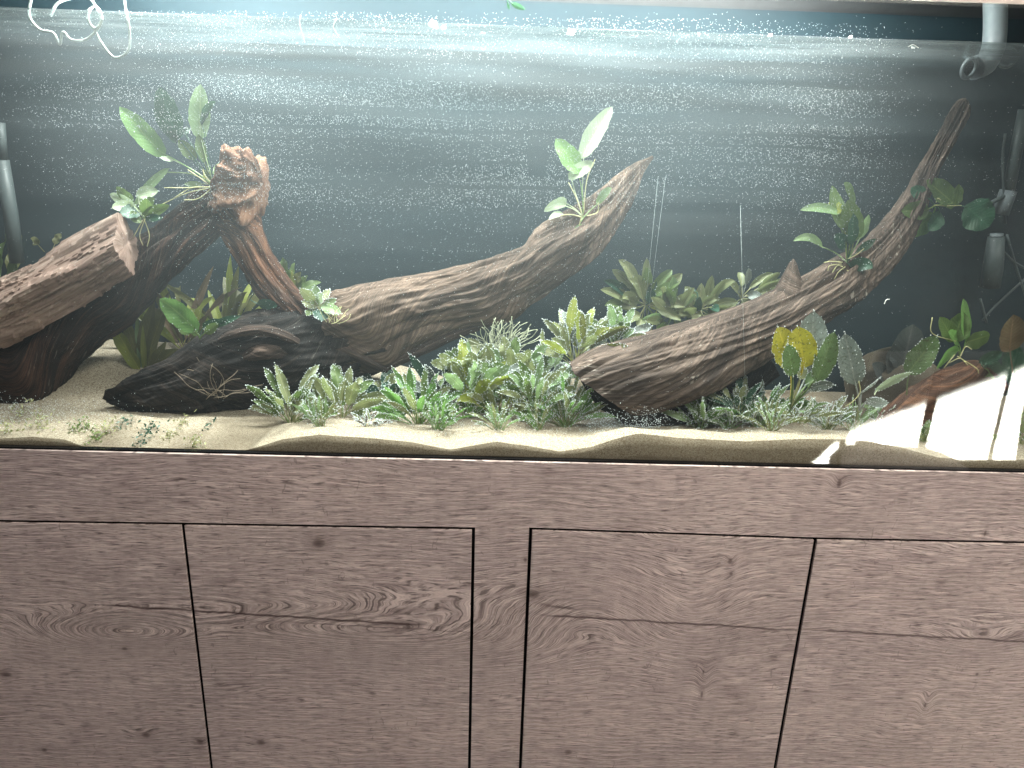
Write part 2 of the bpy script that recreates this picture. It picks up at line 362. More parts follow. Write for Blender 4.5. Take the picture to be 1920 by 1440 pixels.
# ---------------------------------------------------------------- tank
tank = empty("aquarium", (0, 0, ZB), "long glass aquarium full of water, driftwood and plants, standing on the oak cabinet", "aquarium")
GL = glass_mat()
pane = MB().box((XL, 0, ZB+.002), (XR, .010, ZT)).build("front_pane", GL, tank)
MB().box((XL, .010, ZB+.002), (XL+.010, TD, ZT)).build("side_pane", GL, tank)
MB().box((XR-.010, .010, ZB+.002), (XR, TD, ZT)).build("side_pane", GL, tank)
BK = NT("back_foil"); bkc = BK.mix(BK.noise(BK.scalev(BK.coord(), (1, 1, 4)), 4, 4), (.006, .013, .017, 1), (.011, .024, .031, 1))
BK = BK.done(BK.pbsdf(bkc, .55, spec=.25))
MB().box((XL, TD, ZB-.008), (XR, TD+.006, ZT)).build("back_panel", BK, tank)
MB().box((XL+.011, .004, ZB-.010), (XR-.011, TD-.002, ZB+.0005)).build("base_mat", BLACK, tank)
nx, nz = 2, 2
film = mk("glass_film_glow", [(XL+.011, .0108, ZB+.003), (XR-.011, .0108, ZB+.003), (XR-.011, .0108, ZW), (XL+.011, .0108, ZW)], [(0, 1, 2, 3)], film_glow_mat(), tank, False)
film['kind'] = 'stuff'; film['label'] = 'pale wiped haze and painted lamp glow on the inside of the front glass'
# hood: pale oak trim over the glass, dark lid, lamps
HW = plain("hood_trim_oak", (.50, .42, .36), .5)
hood = empty("aquarium_hood", (0, .3, ZT), "dark aquarium hood with a pale oak front edge at the top of the glass", "hood")
zt0 = P(1920, 9).z; zt1 = P(1560, 0).z
MB().box((CX0, -.006, zt0), (CX1, -.001, zt0+.26)).build("trim", HW, hood)
DK = plain("hood_dark", (.02, .022, .024), .6)
MB().box((CX0, .0, ZT+.235), (CX1, TD+.03, ZT+.25)).build("lid", DK, hood)
MB().box((CX0, TD+.008, ZT-.02), (CX1, TD+.02, ZT+.234)).build("rear_board", DK, hood)
for (x, y, L, _p) in BARS:
    lb = empty("light_bar", (x, y, ZW+.245), "%s of the two LED light bars hanging under the hood" % ("short left one" if x < 0 else "long right one"), "lamp")
    MB().box((x-L/2, y-.035, ZW+.245), (x+L/2, y+.035, ZW+.263)).build("housing", DK, lb)
# slightly cloudy water: a thin even scattering volume filling the tank below the surface
wt = NT("cloudy_water"); pv = wt.n('VolumePrincipled'); pv.inputs['Color'].default_value = (.82, .91, .95, 1); pv.inputs['Density'].default_value = .13; pv.inputs['Anisotropy'].default_value = .2
wt.t.links.new(pv.outputs[0], wt.out.inputs[1])
tag(MB().box((XL+.0105, .0104, ZB+.0008), (XR-.0105, TD-.0006, ZW-.004)).build("water", wt.m), "slightly cloudy water filling the tank", None, None, "stuff")
# water surface
nxx, nyy = 120, 40; vs = []; fs = []
for j in range(nyy+1):
    for i in range(nxx+1):
        x = XL+.011+(XR-XL-.022)*i/nxx; y = .0112+(TD-.002-.0112)*j/nyy
        vs.append((x, y, ZW+.0015*noise.noise((x*9, y*40, 0))))
for j in range(nyy):
    for i in range(nxx):
        a = j*(nxx+1)+i; fs.append((a, a+1, a+nxx+2, a+nxx+1))
tag(mk("water_surface", vs, fs, water_mat()), "rippled water surface with bright streaks seen from below", None, None, "structure")

# ---------------------------------------------------------------- sand bed
prof = [(-160, 822), (0, 822), (60, 819), (120, 824), (165, 840), (190, 843.5), (300, 847), (440, 850), (490, 836), (530, 824), (600, 815), (700, 822), (770, 829), (845, 843), (930, 828), (1000, 838), (1050, 847), (1110, 838),
        (1150, 824), (1195, 813), (1270, 821), (1400, 828), (1500, 823), (1590, 824), (1640, 830), (1700, 842), (1760, 858), (1830, 862), (1920, 862), (2100, 862)]
px_ = np.array([P(u, v, .011).x for u, v in prof]); pz_ = np.array([P(u, v, .011).z for u, v in prof])
def sand_h(x, y):
    hf = float(np.interp(x, px_, pz_)); hf = max(hf, ZB+.0015)
    hb = ZB+float(np.interp(x, [-.75, -.35, -.1, .6], [.072, .064, .016, .003]))+.006*noise.noise((x*2.2, y*3, 4.0))
    hm = ZB+.008+.008*noise.noise((x*3.1, y*5, 1.0))+.003*math.sin(x*4+1)
    t1 = min(1, max(0, (y-.011)/.16)); t1 = t1*t1*(3-2*t1)
    t2 = min(1, max(0, (y-.14)/.23)); t2 = t2*t2*(3-2*t2)
    h = hf*(1-t1)+hm*t1; h = h*(1-t2)+hb*t2
    h += (.0035*noise.noise((x*14, y*14, 2))+.0014*noise.noise((x*45, y*45, 3)))*min(1, (y-.011)/.05+.15)
    return max(h, ZB+.0014)
NX, NY = 420, 110; vs = []; fs = []
ys = [0.0111+(TD-.003-.0111)*(j/NY)**1.5 for j in range(NY+1)]
xv = [XL+.012+(XR-XL-.024)*i/NX for i in range(NX+1)]
for y in ys:
    for x in xv: vs.append((x, y, sand_h(x, y)))
for j in range(NY):
    for i in range(NX):
        a = j*(NX+1)+i; fs.append((a, a+1, a+NX+2, a+NX+1))
n0 = len(vs)
for i, x in enumerate(xv): vs.append((x, .0111, ZB+.001))
for i in range(NX): fs.append((n0+i, n0+i+1, i+1, i))
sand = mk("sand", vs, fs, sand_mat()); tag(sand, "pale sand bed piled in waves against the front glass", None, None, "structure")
def ground(u, v):                               # where the line of sight meets the sand
    d = ray(u, v)
    Y = .012
    while Y < TD-.02:
        p = CAM+d*(DIST+Y)
        if p.z <= sand_h(p.x, Y): return p, (Y if Y < .2 else .2+(Y-.2)/.62)
        Y += .004
    return CAM+d*(DIST+TD-.02), TD-.02

# ---------------------------------------------------------------- driftwood
def sweep(mb, st, nl=220, na=72, ratio=.8, amp=.008, groove=.006, seed=0, sq=2.0, fl=6, twist=0, ends=(1, 1), terr=0, rot=0):
    top = curve([P(s[0], s[1], s[4]) for s in st], 12); bot = curve([P(s[2], s[3], s[4]) for s in st], 12)
    M = len(top); n0 = len(mb.v); L = 0; prev = None
    for i in range(nl+1):
        f = i/nl*(M-1); k = min(int(f), M-2); r = f-k
        T = top[k].lerp(top[k+1], r); B = bot[k].lerp(bot[k+1], r); C = (T+B)/2; a = (T-B)/2
        if prev is not None: L += (C-prev).length
        prev = C; ra = a.length; b = Vector((0, 1, 0))*ra*ratio
        e = 1
        for j in range(na):
            th = 2*math.pi*j/na; c, s = math.cos(th+rot), math.sin(th+rot)
            if sq != 2:
                q = (abs(c)**sq+abs(s)**sq)**(-1/sq); c *= q; s *= q
            if rot: c, s = (c*math.cos(rot)+s*math.sin(rot))*.79, (s*math.cos(rot)-c*math.sin(rot))*.79
            tw = th+twist*L
            tw = th+twist*L+.35*noise.noise(Vector((L*fl*.8, math.cos(th)+seed, math.sin(th))))
            cw, sw = math.cos(tw), math.sin(tw)
            d = amp*noise.fractal(Vector((L*fl*1.3, cw*1.6+seed, sw*1.6)), 1, 2, 3)
            m1 = .5+.5*noise.noise(Vector((L*fl*.7, cw*1.2+seed+5, sw*1.2)))
            d += groove*((1-abs(noise.noise(Vector((L*fl*.5, cw*4.5+seed, sw*4.5))))*2.6)-.6)*(.3+m1)
            d += groove*.40*(.5-abs(noise.noise(Vector((L*fl*.9, cw*11+seed, sw*11))))*2.4)*(1.5-m1)
            d += groove*.30*(.5-abs(noise.noise(Vector((L*fl*2.0, cw*24+seed, sw*24))))*2.2)
            d += groove*.28*noise.noise(Vector((L*55, cw*9+seed, sw*9)))
            pit = noise.noise(Vector((L*fl*2.4, cw*3.2+seed+9, sw*3.2)))
            if pit > .38: d -= (pit-.38)*groove*3.2
            if terr: d = round(d/terr)*terr*.75+d*.25
            d *= min(1, ra/.02+.12)
            dirv = (a.normalized()*c+Vector((0, 1, 0))*s)
            mb.v.append(tuple(C+a*c+b*s+dirv*d)); mb.uv.append((L, j/na*2*math.pi*max(ra, .01)))
    for i in range(nl):
        for j in range(na):
            mb.f.append((n0+i*na+j, n0+(i+1)*na+j, n0+(i+1)*na+(j+1) % na, n0+i*na+(j+1) % na))
    for e, i in ((0, 0), (1, nl)):              # end caps, dished
        ring = [n0+i*na+j for j in range(na)]; cpt = sum((Vector(mb.v[k]) for k in ring), Vector())/na
        inner = []
        for sc in (.66, .33):
            cur = []
            for k in ring:
                p = Vector(mb.v[k]); q = cpt+(p-cpt)*sc; q += (Vector((noise.noise(q*60), noise.noise(q*60+Vector((9, 0, 0))), noise.noise(q*60+Vector((0, 9, 0))))))*.004
                mb.v.append(tuple(q)); mb.uv.append((mb.uv[k][0]+.02*(1-sc), mb.uv[k][1])); cur.append(len(mb.v)-1)
            inner.append(cur)
        mb.v.append(tuple(cpt)); mb.uv.append((0, 0)); ci = len(mb.v)-1
        rings = [ring]+inner
        for ra_, rb_ in zip(rings, rings[1:]):
            for j in range(na):
                q = (ra_[j], ra_[(j+1) % na], rb_[(j+1) % na], rb_[j]); mb.f.append(q if e == 0 else q[::-1])
        for j in range(na):
            q = (inner[-1][j], inner[-1][(j+1) % na], ci); mb.f.append(q if e == 0 else q[::-1])
def wood(name, mat, label, cat, parts, names=None, mats=None):
    if names:
        s0 = parts[0]['st'][len(parts[0]['st'])//2]; e = empty(name, P(s0[2], s0[3], s0[4]), label, cat)
        for i, p in enumerate(parts):
            mb = MB(); sweep(mb, **p); mk(names[i], mb.v, mb.f, mats[i], e, True, mb.uv)
        return e
    mb = MB()
    for p in parts: sweep(mb, **p)
    o = mk(name, mb.v, mb.f, mat, None, True, mb.uv)
    return tag(o, label, cat)
W_RED_SHADE = wood_mat('driftwood_red_shaded', (.002, .0015, .001), (.010, .005, .004), (.11, .048, .028))  # dark version of the red wood, shade put into its colour
W_HEAD = wood_mat('driftwood_head', (.05, .022, .014), (.20, .10, .062), (.40, .23, .15))
W_RIDGE = wood_mat('driftwood_ridge', (.006, .004, .003), (.035, .022, .017), (.15, .10, .075))
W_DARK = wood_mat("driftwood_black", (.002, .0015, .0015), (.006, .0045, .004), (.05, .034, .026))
W_RED = wood_mat("driftwood_red", (.006, .003, .002), (.06, .026, .015), (.28, .13, .07))
W_GREY = wood_mat("driftwood_grey", (.007, .006, .005), (.095, .064, .048), (.28, .195, .145))
W_BRN = wood_mat("driftwood_brown", (.008, .005, .004), (.062, .042, .032), (.24, .172, .135), pale=.9)
ROCKM = wood_mat("slab_rock", (.07, .042, .033), (.24, .16, .13), (.48, .38, .32), pale=.3, sc=.5)
g = "driftwood pieces in the aquarium"
# arch on the left
archm = wood("driftwood", W_RED, "reddish arched driftwood on the left with a knobbly head and a leg on each side", "driftwood", [
 dict(st=[(-90, 620, -60, 800, .20), (-10, 600, 10, 770, .21), (50, 565, 92, 752, .22), (110, 530, 138, 690, .235), (165, 500, 195, 642, .245), (240, 450, 268, 588, .26), (320, 400, 345, 496, .27), (390, 350, 410, 440, .28), (440, 330, 445, 400, .28)], nl=260, na=150, ratio=.75, amp=.010, groove=.006, seed=3),
 dict(st=[(10, 640, -60, 700, .20), (40, 690, -60, 740, .20), (70, 745, -70, 780, .20)], nl=60, na=70, ratio=.35, amp=.006, groove=.004, seed=8),
 dict(st=[(405, 345, 398, 372, .27), (424, 290, 412, 392, .27), (436, 272, 440, 402, .27), (462, 280, 468, 404, .27), (486, 292, 490, 388, .27), (494, 322, 493, 372, .27)], nl=120, na=150, ratio=.95, amp=.024, groove=.008, seed=11, fl=22, sq=3.2),
 dict(st=[(455, 350, 370, 350, .27), (480, 400, 395, 400, .27), (492, 440, 425, 455, .26), (520, 490, 455, 510, .25), (552, 535, 490, 560, .24), (585, 580, 530, 600, .235)], nl=200, na=130, ratio=.8, amp=.008, groove=.005, seed=14)], ['branch', 'foot', 'head', 'leg'], [W_RED_SHADE, W_DARK, W_HEAD, W_RED])  # branch and foot coloured darker for the shadow below the slab
# slab leaning on it
slab = wood("rock", ROCKM, "reddish layered slab with chipped edges leaning against the arched driftwood at the left", "rock", [
 dict(st=[(-190, 620, -150, 710, .12), (-60, 552, -30, 655, .13), (40, 500, 70, 612, .14), (130, 455, 158, 566, .155), (190, 424, 216, 532, .165), (226, 406, 250, 510, .17)], nl=160, na=120, ratio=.85, amp=.009, groove=.004, seed=21, sq=9, fl=7, terr=.0035, rot=.785)])
slab.data.polygons.foreach_set('use_smooth', [False]*len(slab.data.polygons))
# centre log and its long branch
wood("driftwood", W_GREY, "dark centre log whose long grey branch sweeps up to the right", "driftwood", [
 dict(st=[(196, 748, 206, 756, .16), (240, 712, 300, 778, .165), (330, 660, 390, 785, .18), (400, 615, 440, 775, .20), (470, 585, 500, 765, .22), (560, 575, 590, 750, .24), (640, 590, 660, 722, .26), (720, 610, 735, 686, .27), (760, 630, 750, 668, .27)], nl=300, na=180, ratio=.65, amp=.012, groove=.007, seed=31, fl=5),
 dict(st=[(600, 560, 640, 700, .25), (640, 540, 735, 690, .255), (720, 522, 800, 650, .265), (800, 510, 870, 622, .275), (880, 490, 940, 605, .285), (975, 465, 1000, 565, .30), (1010, 430, 1065, 520, .315), (1070, 400, 1120, 475, .33), (1130, 362, 1152, 430, .35), (1168, 330, 1186, 372, .365), (1198, 306, 1206, 326, .375), (1223, 292, 1226, 296, .385)], nl=420, na=180, ratio=.55, amp=.012, groove=.0045, seed=37, fl=5),
 dict(st=[(398, 640, 402, 646, .180), (440, 618, 444, 634, .168), (490, 610, 492, 628, .163), (540, 622, 536, 640, .168), (580, 648, 576, 656, .19)], nl=80, na=40, ratio=1.1, amp=.004, groove=.002, seed=71, fl=12),
 dict(st=[(440, 672, 444, 678, .166), (480, 648, 486, 674, .160), (520, 648, 520, 672, .165), (570, 668, 566, 674, .185)], nl=80, na=40, ratio=.9, amp=.005, groove=.002, seed=73, fl=12),
 dict(st=[(580, 632, 584, 640, .20), (640, 648, 636, 662, .20), (690, 668, 684, 684, .205), (730, 692, 724, 700, .22)], nl=80, na=40, ratio=1, amp=.004, groove=.002, seed=77, fl=12),
 dict(st=[(712, 690, 722, 698, .225), (780, 652, 788, 668, .23), (850, 618, 858, 634, .24), (930, 596, 936, 608, .26)], nl=80, na=40, ratio=1, amp=.004, groove=.002, seed=79, fl=12)], ['log', 'branch', 'ridge', 'ridge', 'ridge', 'ridge'], [W_DARK, W_GREY, W_RIDGE, W_RIDGE, W_RIDGE, W_RIDGE])
# right branch
wood("driftwood", W_BRN, "brown grooved driftwood rising from a sawn end to a tip at the top right", "driftwood", [
 dict(st=[(1070, 688, 1195, 768, .13), (1120, 660, 1240, 760, .135), (1200, 636, 1320, 730, .15), (1300, 606, 1410, 682, .18), (1400, 572, 1480, 645, .21), (1480, 536, 1550, 600, .25), (1560, 492, 1610, 560, .28), (1630, 450, 1690, 470, .32), (1690, 385, 1722, 415, .36), (1730, 310, 1752, 330, .38), (1765, 245, 1790, 262, .39), (1795, 195, 1816, 210, .395), (1808, 184, 1815, 190, .395)], nl=480, na=200, ratio=.9, amp=.007, groove=.006, seed=41, fl=4, sq=2.5),
 dict(st=[(1425, 575, 1515, 570, .25), (1455, 540, 1505, 535, .245), (1472, 510, 1498, 512, .24), (1480, 494, 1494, 496, .24), (1486, 487, 1490, 488, .24)], nl=60, na=40, ratio=.8, amp=.003, groove=.002, seed=45),
 dict(st=[(1085, 706, 1125, 765, .15), (1150, 740, 1195, 802, .15), (1250, 735, 1300, 792, .165), (1350, 690, 1400, 745, .20), (1430, 655, 1460, 704, .22)], nl=120, na=60, ratio=.8, amp=.006, groove=.004, seed=48)], ['branch', 'stub', 'underside'], [W_BRN, W_BRN, W_DARK])  # underside is a black piece added to stand for shade below the branch
# small piece at the right
wood("driftwood", W_RED, "small reddish driftwood low at the right behind the bright reflection", "driftwood", [
 dict(st=[(1640, 800, 1670, 830, .14), (1700, 745, 1730, 800, .16), (1760, 700, 1790, 780, .18), (1830, 680, 1840, 760, .20), (1880, 700, 1870, 750, .21)], nl=160, na=70, ratio=.8, amp=.010, groove=.006, seed=51, fl=8)])
wood("rock", plain("round_rock", (.11, .09, .065), .85), "smooth tan boulder half hidden behind the grey leaves at the right", "rock", [
 dict(st=[(1590, 690, 1596, 770, .36), (1630, 660, 1630, 790, .36), (1690, 652, 1690, 800, .36), (1750, 680, 1750, 800, .36), (1780, 720, 1780, 780, .36)], nl=60, na=60, ratio=.6, amp=.010, groove=.001, seed=61)])

# ---------------------------------------------------------------- plants
def octas(pts, name, parent, rmin=.0006, rmax=.0012):
    if not pts: return
    mb = MB()
    for p in pts: mb.octa(p, random.uniform(rmin, rmax))
    o = mb.build(name, BUB, parent, True); o['kind'] = 'stuff'; return o
NB = 12
def blade(root, base, tip, width, mat, parent, face=None, arch=.0, fold=.25, wave=.0, shape='lance', serr=0, stem=.0012, name="leaf", pearls=None, npearl=0):
    root, base, tip = Vector(root), Vector(base), Vector(tip)
    v = []; f = []; uv = []
    fc = Vector(face) if face else Vector((random.uniform(-.5, .5), -1, random.uniform(-.1, .6)))
    ax = tip-base; L = ax.length
    ctrl = (base+tip)/2+Vector((0, 0, 1))*arch*L
    cols = (-1, -.55, 0, .55, 1); ph = random.uniform(0, 6)
    def prof(t):
        if shape == 'oval': return math.sin(math.pi*min(1, t**.85))**.55 if 0 < t < 1 else 0.03
        if shape == 'strap': return min(1, t*5)**.5*min(1, (1-t)*2.6+.02)**.8
        return (math.sin(math.pi*t**.9))**.65 if 0 < t < 1 else 0.03
    for i in range(NB+1):
        t = i/NB; p = base*(1-t)**2+ctrl*2*t*(1-t)+tip*t*t
        tg = (ctrl-base)*(1-t)+(tip-ctrl)*t
        if tg.length < 1e-6: tg = ax
        s = tg.cross(fc)
        if s.length < 1e-5: s = Vector((1, 0, 0))
        s.normalize(); nrm = s.cross(tg).normalized()
        wd = width/2*max(.03, prof(t))
        for c in cols:
            e = serr*wd*random.uniform(-.2, .12) if abs(c) == 1 else 0
            z = fold*wd*abs(c)+wave*wd*abs(c)*math.sin(t*13+ph+(2 if c > 0 else 0))
            q = p+s*(c*wd+e)+nrm*z
            v.append(q); uv.append((t, c))
            if pearls is not None and abs(c) == 1 and random.random() < npearl: pearls.append(q+tg*random.uniform(-.08, .08))
            if pearls is not None and abs(c) == 1 and npearl > .3:
                pearls += [q+tg*random.uniform(-.09, .09) for _ in range(2) if random.random() < npearl]
            if pearls is not None and abs(c) < 1 and random.random() < npearl*.4: pearls.append(q+Vector((0, -.001, .0005)))
    for i in range(NB):
        for j in range(4):
            a = i*5+j; f.append((a, a+1, a+6, a+5))
    if (root-base).length > .002:               # petiole in the same leaf
        mb = MB(); mid = (root+base)/2+Vector((0, -.003, .12*(base-root).length))*.5
        mb.tube(curve([root, mid, base+(ax.normalized()*.1*L)], 4), [stem]*5+[stem*.8]*3+[stem*.6], 4, False)
        n = len(v); v += mb.v; uv += [(.5, 0)]*len(mb.v); f += [tuple(n+k for k in q) for q in mb.f]
    return mk(name, v, f, mat, parent, True, uv)
def hand_plant(label, cat, root, Y, leaves, roots=(), name="plant", nb=.0, group=None, dY=.03, stem=.0011):
    rt = P(root[0], root[1], Y); e = empty(name, rt, label, cat, group); pearls = []
    for lf in leaves:
        b, t, wpx, mk_ = lf[:4]; kw = dict(lf[4]) if len(lf) > 4 else {}
        yb = Y+kw.pop('yb', random.uniform(-.3, .3)*dY); yt = Y+kw.pop('yt', random.uniform(-1, .5)*dY)
        r = P(*kw.pop('root'), Y) if 'root' in kw else rt
        kw.setdefault('serr', .4); kw.setdefault('wave', .08)
        blade(r, P(b[0], b[1], yb), P(t[0], t[1], yt), wpx*S(Y), LM[mk_], e, pearls=pearls, npearl=nb, stem=stem, **kw)
    for rr in roots:
        mb = MB(); pts = curve([P(q[0], q[1], Y-.012) for q in rr], 5)
        mb.tube(pts, .0008, 5); mb.build("root", ROOT, e, True)
    octas(pearls, "bubbles", e)
    return e
hand_plant("long-leaved plant on top of the arched driftwood's knobbly head", "plant", (402, 348), .235, [
 ((310, 294), (224, 200), 36, 'bright', dict(shape='oval', arch=-.02, yt=-.03, face=(.2, -1, .2))), ((333, 262), (300, 163), 44, 'blue', dict(shape='oval', face=(0, -1, .1), yt=-.03)),
 ((375, 262), (376, 158), 36, 'pale', dict(shape='oval', face=(.1, -1, .1), yt=-.01)), ((377, 235), (405, 190), 13, 'dark', dict(arch=.25, fold=.7)),
 ((368, 300), (334, 262), 22, 'green'), ((383, 305), (372, 252), 20, 'green'), ((326, 268), (327, 243), 16, 'dark'), ((345, 250), (358, 241), 12, 'dark'),
 ((318, 315), (248, 392), 16, 'pale', dict(arch=.12)), ((326, 300), (300, 296), 10, 'white'), ((425, 300), (445, 275), 14, 'sage'), ((415, 335), (412, 305), 26, 'pale', dict(shape='oval')),
 ((395, 340), (385, 318), 16, 'lime'), ((380, 345), (345, 345), 10, 'pale')],
 roots=[[(400, 350), (350, 352), (308, 352)], [(395, 352), (350, 362), (300, 385), (270, 400)], [(400, 350), (372, 372), (345, 375)], [(398, 352), (360, 352), (325, 372)], [(390, 345), (370, 330), (352, 318)], [(404, 350), (385, 330), (380, 318)]], nb=.12)
hand_plant("small leafy cluster in the fork between the slab and the arched driftwood", "plant", (272, 412), .20, [
 ((252, 385), (206, 364), 20, 'white', dict(shape='oval')), ((255, 392), (210, 390), 22, 'white', dict(shape='oval', arch=.2)), ((250, 380), (218, 350), 20, 'green', dict(shape='oval')),
 ((255, 368), (297, 358), 22, 'white', dict(arch=.1)), ((262, 395), (225, 402), 30, 'dark', dict(shape='oval')), ((265, 400), (290, 372), 26, 'green', dict(shape='oval')), ((270, 405), (318, 385), 20, 'green'),
 ((262, 405), (245, 412), 26, 'green', dict(shape='oval')), ((275, 402), (275, 372), 24, 'green', dict(shape='oval')), ((272, 410), (305, 408), 14, 'dark')],
 roots=[[(272, 410), (262, 440), (268, 460)], [(270, 410), (280, 440), (276, 462)], [(268, 412), (250, 445)]], nb=.2)
hand_plant("broad bright green leaf plant rooted on the dark end of the centre log", "plant", (375, 636), .165, [
 ((371, 622), (300, 560), 42, 'bright', dict(shape='oval', arch=.08)), ((366, 618), (334, 612), 26, 'green', dict(shape='oval')), ((380, 612), (425, 600), 20, 'blue', dict(shape='oval')),
 ((388, 615), (452, 592), 16, 'dark'), ((374, 628), (352, 600), 22, 'green', dict(shape='oval')), ((384, 625), (410, 606), 18, 'green')], nb=.25)
hand_plant("single oval leaf lying where the arch's right leg meets the log", "plant", (470, 562), .20, [((484, 572), (520, 574), 20, 'blue', dict(shape='oval', arch=.15))])
hand_plant("pale small-leaved plant at the foot of the arch's right leg", "plant", (600, 585), .205, [
 ((592, 565), (562, 540), 20, 'sage'), ((598, 560), (590, 535), 18, 'pale'), ((602, 572), (640, 588), 20, 'pale', dict(shape='oval')), ((600, 580), (603, 602), 30, 'blue', dict(shape='oval')), ((605, 562), (618, 542), 16, 'sage'),
 ((596, 575), (566, 565), 18, 'sage'), ((590, 580), (575, 592), 20, 'green'), ((606, 575), (630, 560), 15, 'pale'), ((600, 565), (606, 552), 20, 'white'), ((598, 572), (582, 552), 20, 'pale')],
 roots=[[(610, 580), (630, 592), (640, 575)], [(608, 585), (625, 600)]], nb=.45)
hand_plant("plant with one tall pale leaf on the centre branch", "plant", (1094, 408), .305, [
 ((1089, 298), (1148, 200), 34, 'white', dict(shape='oval', arch=.04)), ((1088, 325), (1042, 260), 36, 'bright', dict(shape='oval')), ((1066, 336), (1114, 306), 24, 'white', dict(arch=.15, shape='oval')),
 ((1062, 384), (1020, 397), 18, 'white', dict(arch=.3, shape='oval')), ((1062, 380), (1040, 380), 15, 'white', dict(arch=.3, shape='oval')), ((1055, 402), (1029, 412), 12, 'white', dict(arch=.3)), ((1118, 385), (1147, 352), 15, 'pale', dict(arch=.2)), ((1086, 420), (1088, 436), 22, 'pale', dict(shape='oval'))],
 roots=[[(1094, 405), (1100, 340), (1116, 298)], [(1092, 405), (1080, 370), (1066, 342)], [(1092, 408), (1070, 402), (1050, 404)], [(1100, 405), (1120, 398), (1122, 380)], [(1090, 408), (1085, 425)]], nb=.06)
hand_plant("upright dark green plant perched on the right driftwood", "plant", (1588, 492), .245, [
 ((1576, 402), (1500, 394), 18, 'pale', dict(arch=.18)), ((1582, 430), (1560, 348), 26, 'green', dict(arch=-.05)), ((1600, 395), (1582, 343), 16, 'green', dict(arch=.4)), ((1603, 452), (1590, 375), 40, 'green', dict(shape='oval')),
 ((1612, 448), (1629, 402), 18, 'pale'), ((1578, 398), (1553, 380), 22, 'lime', dict(shape='oval')), ((1542, 462), (1487, 452), 15, 'pale', dict(arch=.35)), ((1605, 472), (1642, 448), 16, 'dark'), ((1592, 500), (1636, 503), 26, 'dark', dict(shape='oval', arch=.3)),
 ((1588, 462), (1564, 440), 26, 'blue', dict(shape='oval')), ((1596, 460), (1600, 400), 24, 'dark')],
 roots=[[(1580, 492), (1560, 490), (1545, 492)], [(1578, 495), (1556, 498), (1552, 508)], [(1585, 500), (1572, 510), (1564, 524)], [(1588, 506), (1598, 520), (1600, 535), (1593, 549)], [(1590, 485), (1605, 478), (1620, 466)], [(1580, 500), (1570, 498), (1560, 512)]], nb=.1)
hand_plant("round-leaved plant hanging off the upper right driftwood", "plant", (1752, 385), .34, [
 ((1792, 385), (1737, 338), 46, 'green', dict(shape='oval')), ((1735, 368), (1708, 352), 24, 'dark', dict(shape='oval')), ((1742, 394), (1690, 396), 34, 'green', dict(shape='oval')), ((1752, 402), (1700, 442), 36, 'bright', dict(shape='oval')),
 ((1790, 385), (1798, 345), 26, 'green', dict(shape='oval')), ((1765, 400), (1740, 432), 30, 'dark', dict(shape='oval')), ((1810, 385), (1855, 425), 60, 'dark', dict(shape='oval'))],
 roots=[[(1752, 385), (1780, 386), (1803, 385)], [(1755, 380), (1758, 372), (1764, 375)]], stem=.0015)
# stem plants at the back
def radial(label, root, c, Y, tips, mats, wpx, nb=.05, extra=()):
    tips = [(c[0]+(t[0]-c[0])*1.12, c[1]+(t[1]-c[1])*1.1) for t in tips]
    tips = tips+[(t[0]+random.uniform(-22, 22), t[1]+random.uniform(-18, 22)) for t in tips]
    lv = [((c[0]+(t[0]-c[0])*.35+random.uniform(-8, 8), c[1]+(t[1]-c[1])*.35+random.uniform(-8, 14)), t, wpx*1.15*random.uniform(.8, 1.2), random.choice(mats), dict(arch=random.uniform(.02, .35), root=c, fold=.5)) for t in tips]
    e = hand_plant(label, "plant", root, Y, lv+list(extra), nb=nb, dY=.05)
    mb = MB().tube(curve([P(root[0], root[1], Y), P((root[0]+c[0])/2+4, (root[1]+c[1])/2, Y), P(c[0], c[1]-12, Y)], 5), .0016, 6); mb.build("stem", plain("plant_stem", (.14, .17, .08)), e, True)
    return e
radial("leafy stem plant with a yellow leaf behind the right driftwood", (1212, 650), (1210, 572), .37,
 [(1165, 495), (1140, 530), (1142, 573), (1210, 508), (1255, 512), (1268, 532), (1172, 600), (1180, 545), (1270, 598), (1240, 625), (1190, 520), (1262, 560), (1165, 560), (1228, 530), (1200, 618)], ['sage', 'green', 'sage', 'blue'], 17, extra=[((1232, 582), (1232, 556), 28, 'lime', dict(shape='oval'))])
radial("broad leafy stem plant between the yellow-leaved one and the middle one", (1262, 650), (1262, 590), .36,
 [(1225, 560), (1300, 555), (1262, 525), (1310, 590), (1215, 600), (1285, 620), (1240, 630), (1250, 545), (1290, 575)], ['sage', 'green', 'pale'], 16)
radial("leafy stem plant in the middle behind the right driftwood", (1312, 640), (1312, 580), .38,
 [(1357, 528), (1376, 568), (1290, 543), (1274, 558), (1362, 592), (1330, 612), (1372, 606), (1300, 600), (1330, 548), (1262, 588), (1345, 560), (1290, 620), (1315, 535)], ['sage', 'sage', 'blue'], 16)
radial("wispy grey-green stem plant just left of the pointed stub", (1395, 620), (1390, 560), .39,
 [(1455, 516), (1462, 533), (1402, 508), (1420, 562), (1368, 535), (1375, 590), (1410, 585), (1440, 545)], ['grey', 'sage'], 14)

